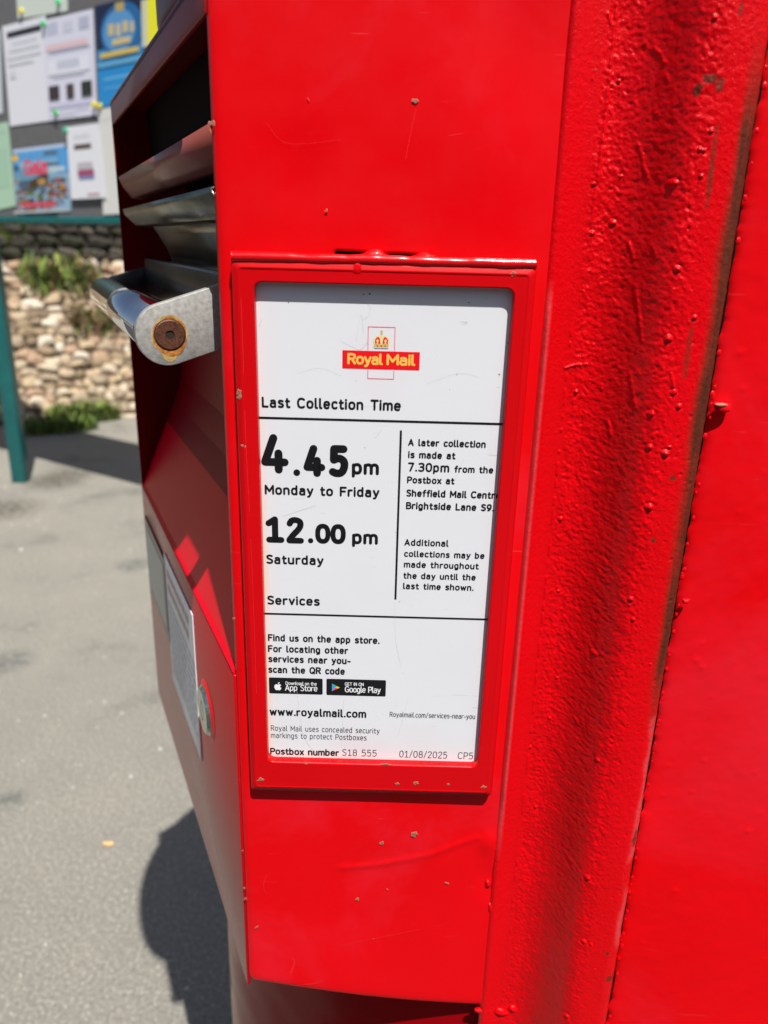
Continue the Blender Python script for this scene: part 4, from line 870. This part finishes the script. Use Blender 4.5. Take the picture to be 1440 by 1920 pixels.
# ---- chips in the paint
def chip(px, size, Y, seed, elong=1.0, rot=0, parent=box, edge=True):
    elong *= 1.25
    r = random.Random(seed); c = onY(*px, Y); n_ = 11; k = [r.uniform(.4, 1.3) for _ in range(n_)]; cs, sn = math.cos(rot), math.sin(rot)
    def ringp(f, yy):
        out = []
        for j in range(n_):
            a = 2*PI*j/n_; x, z = size*k[j]*f*math.cos(a)*elong, size*k[j]*f*math.sin(a); out.append((c[0]+x*cs-z*sn, yy, c[2]+x*sn+z*cs))
        return out
    if edge: mesh_obj('paint_chip', ringp(1.25, Y-.00018)+ringp(.9, Y-.00030), [(j, (j+1) % n_, n_+(j+1) % n_, n_+j) for j in range(n_)], M_chip_edge, parent)
    mesh_obj('paint_chip', ringp(1.0, Y-.00024), [tuple(range(n_))], M_chip, parent)
for i, (p, s, e, ro) in enumerate((((779, 190), .0011, 1, 0), ((612, 395), .0005, 1.4, .5), ((715, 1580), .0013, .9, 0), ((776, 1565), .0017, 1.4, .6), ((670, 1686), .0012, .8, 0), ((726, 1667), .0006, .6, 0), ((838, 1656), .0009, 1.3, -.4), ((397, 232), .0011, 1, 0), ((458, 1665), .0009, .7, 0), ((455, 1595), .0006, .7, 0), ((460, 1685), .0008, .8, 0), ((482, 1738), .0007, 1.8, .6), ((1117, 130), .0004, 1, 0), ((438, 1160), .0009, .6, 0), ((700, 1760), .0003, 1, 0))):
    chip(p, s, .3995, 10+i, e, ro)
for i, (p, s, e, ro) in enumerate((((449, 735), .0013, .8, .2), ((449, 745), .0012, .9, .2), ((456, 836), .0009, .9, 0), ((488, 1462), .0013, 1.3, .5), ((745, 1469), .0008, 1.1, 0), ((780, 1468), .0011, 1.3, 0), ((841, 1470), .0007, 1, 0), ((907, 1476), .0011, 1, -.6), ((961, 514), .0010, 1, 0), ((725, 1433), .0008, 2.6, 0), ((574, 1432), .0005, 1, 0))):
    chip(p, s, FY, 60+i, e, ro, fr)
# pale scuffs, thin curved scratches lying on the sheet
M_scr = simple('scratch_pale', (.76, .045, .045), .5)
def scratch(pts, w, Y=.3995, parent=box, mat=M_scr):
    q = [onY(*p, Y) for p in pts]; V, F = ribbons([sm([(k[0], k[2]) for k in q], 6)], w); mesh_obj('scratch', [(v[0], Y-.00012-1e-7*v[2], v[1]) for v in V], F, mat, parent)
for pts, w in (([(500, 230), (525, 262), (560, 270), (640, 262)], .00005), ([(577, 183), (580, 189)], .0004), ([(545, 1825), (552, 1805), (549, 1798)], .0003), ([(570, 1846), (590, 1844), (605, 1838)], .0003), ([(640, 1772), (700, 1760), (790, 1742)], .00012), ([(500, 1640), (494, 1660), (500, 1678)], .00012), ([(780, 205), (772, 240), (760, 300)], .00008), ([(840, 255), (870, 250)], .0001)):
    scratch(pts, w)
M_hl = simple('paint_edge_pale', (.72, .16, .14), .3)
for pts, w in (([(452, 560), (455, 640), (457, 700)], .00010), ([(459, 770), (462, 850), (468, 960)], .00010), ([(470, 1010), (474, 1100), (481, 1300)], .00008)):
    scratch(pts, w, FY, fr, M_scr)
gr_ = simple('hairline_grey', (.52, .52, .54), .5)
for pts, w in (([(660, 562), (690, 570), (692, 590), (680, 600)], .00010), ([(668, 640), (676, 590), (682, 625)], .00010), ([(640, 640), (660, 650), (676, 655), (690, 640)], .0001), ([(864, 603), (876, 604), (868, 608)], .00014), ([(490, 600), (486, 612)], .0002), ([(716, 805), (703, 822)], .0001), ([(870, 860), (850, 905)], .00008), ([(530, 968), (560, 958), (592, 948)], .00012), ([(645, 1310), (640, 1400)], .00008), ([(765, 1310), (745, 1385)], .00008), ([(740, 1130), (742, 1200), (752, 1250)], .00008), ([(556, 1290), (570, 1380), (600, 1420)], .00010), ([(900, 1060), (880, 1120)], .00008), ([(560, 700), (600, 690), (640, 705)], .00007), ([(800, 720), (860, 700), (900, 708)], .00007)):
    scratch(pts, w, LY, label, gr_)

# ---- hopper front, built in its own axes
W_F = .408; ZT = 1.1545; ZB = .905; HB, HT = 1.497, 1.516
fdir = lambda ang: np.array([math.sin(ang), math.cos(ang), 0])
farD = fdir(AZ+math.radians(65.5)); F0 = np.array(tn(W_F, 0, 0))
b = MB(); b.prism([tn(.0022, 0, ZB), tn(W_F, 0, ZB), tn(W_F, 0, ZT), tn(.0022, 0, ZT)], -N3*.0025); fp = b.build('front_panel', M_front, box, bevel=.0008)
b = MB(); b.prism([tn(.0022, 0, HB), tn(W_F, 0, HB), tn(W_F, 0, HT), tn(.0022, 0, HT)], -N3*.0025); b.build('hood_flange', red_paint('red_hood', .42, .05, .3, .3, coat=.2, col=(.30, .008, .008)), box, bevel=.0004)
far_in = F0-A3*.0026
b = MB(); b.prism([F0+[0, 0, ZB], F0+farD*.24+[0, 0, ZB], F0+farD*.24+[0, 0, HT], F0+[0, 0, HT]], -A3*.0025+N3*.0); b.build('side_panel', M_shade, box)
# folded back strip of the near sheet round the corner
# roof and floor
r1 = np.array([.0785, .404, HT]); rp = [np.array(tn(0.001, 0, HT-.0015)), r1+[0, 0, -.0015], np.array([.02, .66, HT+.004]), F0+farD*.22+[0, 0, HT-.0015], F0+[0, 0, HT-.0015]]
b = MB(); b.prism(rp, (0, 0, -.0025)); b.build('hood_roof', M_shade, box)
b = MB(); b.prism([np.array(tn(0.003, -.003, ZB+.0035)), np.array([.0785, .404, .8975]), np.array([.02, .66, ZB]), F0+farD*.22+[0, 0, ZB], np.array(tn(W_F-.003, -.003, ZB+.0035))], (0, 0, .0025)); b.build('hopper_floor', M_front, box)
# sloping inner sheet behind the lip and the back of the recess
def sheet(prof, t0, t1, mat, name, th=.002, smooth=False, bevel=0):
    V = []; F = []
    m_ = len(prof)
    for t in (t0, t1): V += [tn(t, n, z) for n, z in prof]
    F = [(i, i+1, m_+i+1, m_+i) for i in range(m_-1)]
    o = mesh_obj(name, V, F, mat, box, smooth); md = o.modifiers.new('thick', 'SOLIDIFY'); md.thickness = th; md.offset = 0
    return o
sheet([(-.0028, ZT-.004), (-.0008, ZT+.0012), (-.0035, ZT+.0045), (-.031, ZT+.068)], .0035, W_F-.003, M_inner, 'inner_slope')
sheet([(-.0305, ZT+.0685), (-.040, ZT+.088), (-.048, ZT+.112), (-.056, 1.345)], .0035, W_F-.003, red_paint('red_back_shaded', .4, .03, .3, .0, coat=.0, spec=.12, col=(.30, .0008, .006)), 'back_panel')  # upper slope in a darker red copy; its shade is in the colour
sheet([(-.034, 1.4545), (-.030, HT-.0062)], .004, W_F-.012, M_slot, 'recess_back'); sheet([(-.062, 1.4275), (-.060, 1.4525)], .004, W_F-.02, M_slot, 'recess_back'); sheet([(-.10, 1.345), (-.10, 1.4265)], .004, W_F-.02, M_slot, 'recess_back')  # near black sheets put in for the recess shade
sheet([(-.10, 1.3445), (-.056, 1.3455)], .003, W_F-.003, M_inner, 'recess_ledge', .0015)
# painted rain shelf above the slot, seen from below; reflected ground light is put into its brownish pink
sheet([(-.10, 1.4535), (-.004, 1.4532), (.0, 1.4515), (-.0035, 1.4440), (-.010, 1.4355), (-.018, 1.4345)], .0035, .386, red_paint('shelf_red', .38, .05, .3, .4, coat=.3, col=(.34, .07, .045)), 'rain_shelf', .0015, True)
# stainless flap and drawer front
fl = sheet([(-.06, 1.4262), (-.006, 1.4258), (.0, 1.4240), (-.0015, 1.4200), (-.010, 1.4120), (-.020, 1.4110)], .0035, .372, M_steel, 'slot_flap', .0015, True)
sheet([(-.020, 1.4105), (-.024, 1.405), (-.0315, 1.392), (-.034, 1.386), (-.034, 1.3795), (-.028, 1.372), (-.024, 1.352), (-.050, 1.3475)], .0035, .335, M_steel, 'drawer_front', .0018, True)
b = MB(); b.prism([tn(.012, .0, 1.3755), tn(.012, .0, 1.350), tn(.392, .0, 1.350), tn(.392, .0, 1.3755)], -N3*.004)
bk = MB(); bk.prism([tn(.041, -.012, 1.384), tn(.041, -.012, 1.352), tn(.352, -.012, 1.352), tn(.352, -.012, 1.384)], -N3*.006); bk.build('handle_back_plate', M_steel_shade, box, bevel=.002)
# handle: polished bar between two brackets
hn, hz = .0215, 1.352
hd = MB(); hd.tube(tn(.036, hn, hz), tn(.366, hn, hz), .0143, 64); hb = hd.build('handle_bar', M_chrome, box, True)
hb.data.polygons.foreach_set('use_smooth', [len(p.vertices) < 5 for p in hb.data.polygons])
def bracket(t0, th, name='handle_bracket', R_=.0163, mat=M_tab):
    up = math.radians(17); pts = []
    du = np.array([-math.cos(up), math.sin(up)])       # inwards and upwards in (n, z)
    pv = np.array([math.sin(up), math.cos(up)])        # across
    c = np.array([hn, hz])
    a0 = math.atan2(pv[1], pv[0])
    for k in range(33): t = a0-PI*k/32+0*PI; pts.append(c+R_*np.array([math.cos(t), math.sin(t)]))
    L_ = .075; top = pts[0]+du*L_; bot = pts[-1]+du*L_
    poly = [tuple(p) for p in pts]+[tuple(bot), tuple(top)]
    b = MB(); b.prism([tn(t0, n, z) for n, z in poly], A3*th); o = b.build(name, mat, box, bevel=.0005); return o
br1 = bracket(.0285, .0075); bracket(.3545, .0075, R_=.0132, mat=M_steel_shade)
# bolt with rust ring
def disc(name, t, r, mat, parent, th=.0, n=40, cn=hn-.0013, cz=hz, f=None, inner=0):
    V = []; 
    for k in range(n):
        a = 2*PI*k/n; rr = r*(f(a) if f else 1); V.append(tn(t, cn+rr*math.cos(a), cz+rr*math.sin(a)))
    if inner:
        V += [tn(t, cn+inner*math.cos(2*PI*k/n), cz+inner*math.sin(2*PI*k/n)) for k in range(n)]
        return mesh_obj(name, V, [(k, (k+1) % n, n+(k+1) % n, n+k) for k in range(n)], mat, parent)
    return mesh_obj(name, V, [tuple(range(n))], mat, parent)
rn = lambda sd, a, k: 1+k*(float(vnoise(np.array(2+math.cos(a)*2.2+sd), np.array(2+math.sin(a)*2.2), 3))-.5)
disc('rust_stain', .02835, .0098, M_ruststain, br1, f=lambda a: .93*rn(2, a, .3)+(.62*math.exp(-((a-4.75)/.42)**2)))
disc('rust_stain', .02825, .0092, M_rustring, br1, f=lambda a: rn(5, a, .25)+.18*math.exp(-((a-4.7)/.8)**2))
disc('rust_stain', .02816, .0084, simple('rust_gap', (.02, .008, .005), .8), br1)
bt = MB(); hexo = []
nn_ = 48; R1 = .0080; V = []; F = []
for k in range(nn_): a = 2*PI*k/nn_; V.append(tn(.0281, hn-.0013+R1*math.cos(a), hz+R1*math.sin(a)))
for k in range(nn_): a = 2*PI*k/nn_; V.append(tn(.0276, hn-.0013+(R1-.0006)*math.cos(a), hz+(R1-.0006)*math.sin(a)))
hexr = .0026
def hexp(t, k): 
    a = 2*PI*k/nn_; s6 = (a+.2) % (PI/3)-PI/6; rr = hexr*math.cos(PI/6)/math.cos(s6); return tn(t, hn-.0013+rr*math.cos(a), hz+rr*math.sin(a))
for k in range(nn_): V.append(hexp(.0276, k))
for k in range(nn_): V.append(hexp(.0318, k))
for j in range(3):
    for k in range(nn_): F.append((j*nn_+k, j*nn_+(k+1) % nn_, (j+1)*nn_+(k+1) % nn_, (j+1)*nn_+k))
F.append(tuple(range(3*nn_, 4*nn_)))
mesh_obj('bolt', V, F, M_rust, box)
# ---- things on the lower front panel
def fquad(name, pxs, mat, parent, lift, th=.0006, inset=0.0):
    P = [front_px(*p) for p in pxs]; ts = [p[0] for p in P]; z_ = [p[1] for p in P]
    t0, t1, z0, z1 = min(ts)+inset, max(ts)-inset, min(z_)+inset, max(z_)-inset
    b = MB(); b.prism([tn(t0, lift, z0), tn(t1, lift, z0), tn(t1, lift, z1), tn(t0, lift, z1)], -N3*th); return b.build(name, mat, parent), (t0, t1, z0, z1)
fs, _ = fquad('instruction_plate', [(273, 966), (322, 1205)], simple('dark_red_border', (.05, .008, .012), .3), fp, .0016, .0014)
fquad('plate_face', [(273, 966), (322, 1205)], simple('grey_green_face', (.40, .42, .38), .35), fs, .0019, .0002, .009)
wn_, (t0, t1, z0, z1) = fquad('paper_notice', [(309, 1035), (380, 1427)], simple('white_sticker', (.72, .75, .80), .3), fp, .0012, .0008)
def pline(ta, tb, z, h, mat): mesh_obj('lettering', [tn(ta, .0014, z), tn(tb, .0014, z), tn(tb, .0014, z+h), tn(ta, .0014, z+h)], [(0, 1, 2, 3)], mat, wn_)
mr_ = simple('sticker_red_ink', (.62, .30, .32), .4); mg_ = simple('sticker_grey_ink', (.48, .50, .54), .4)
for k in range(2):
    x = t1-.012
    while x > t0+.018: w = r_.uniform(.008, .02); pline(x-w, x, z1-.018-.014*k, .007, mr_); x -= w+.004
for k in range(9):
    x = t1-.010; zz_ = z1-.046-.0085*k
    while x > t0+.012: w = r_.uniform(.006, .02); pline(x-w, x, zz_, .003, mg_); x -= w+.003
    
# lock escutcheon
c0 = front_px(390, 1330); 
def odisc(name, t, z, rt, rz, n0, n1, mat, parent, hole=False):
    V = [tn(t+rt*math.cos(2*PI*k/28), n0, z+rz*math.sin(2*PI*k/28)) for k in range(28)]+[tn(t+rt*.82*math.cos(2*PI*k/28), n1, z+rz*.82*math.sin(2*PI*k/28)) for k in range(28)]
    return mesh_obj(name, V, [(k, (k+1) % 28, 28+(k+1) % 28, 28+k) for k in range(28)]+[tuple(range(28, 56))], mat, parent)
lk = odisc('lock', c0[0], c0[1], .021, .020, .0, .0045, M_lock, fp)
odisc('lock_ring', c0[0], c0[1], .024, .023, .0002, .0018, M_plate, lk); odisc('keyhole', c0[0], c0[1], .004, .008, .0046, .0044, M_slot, lk)
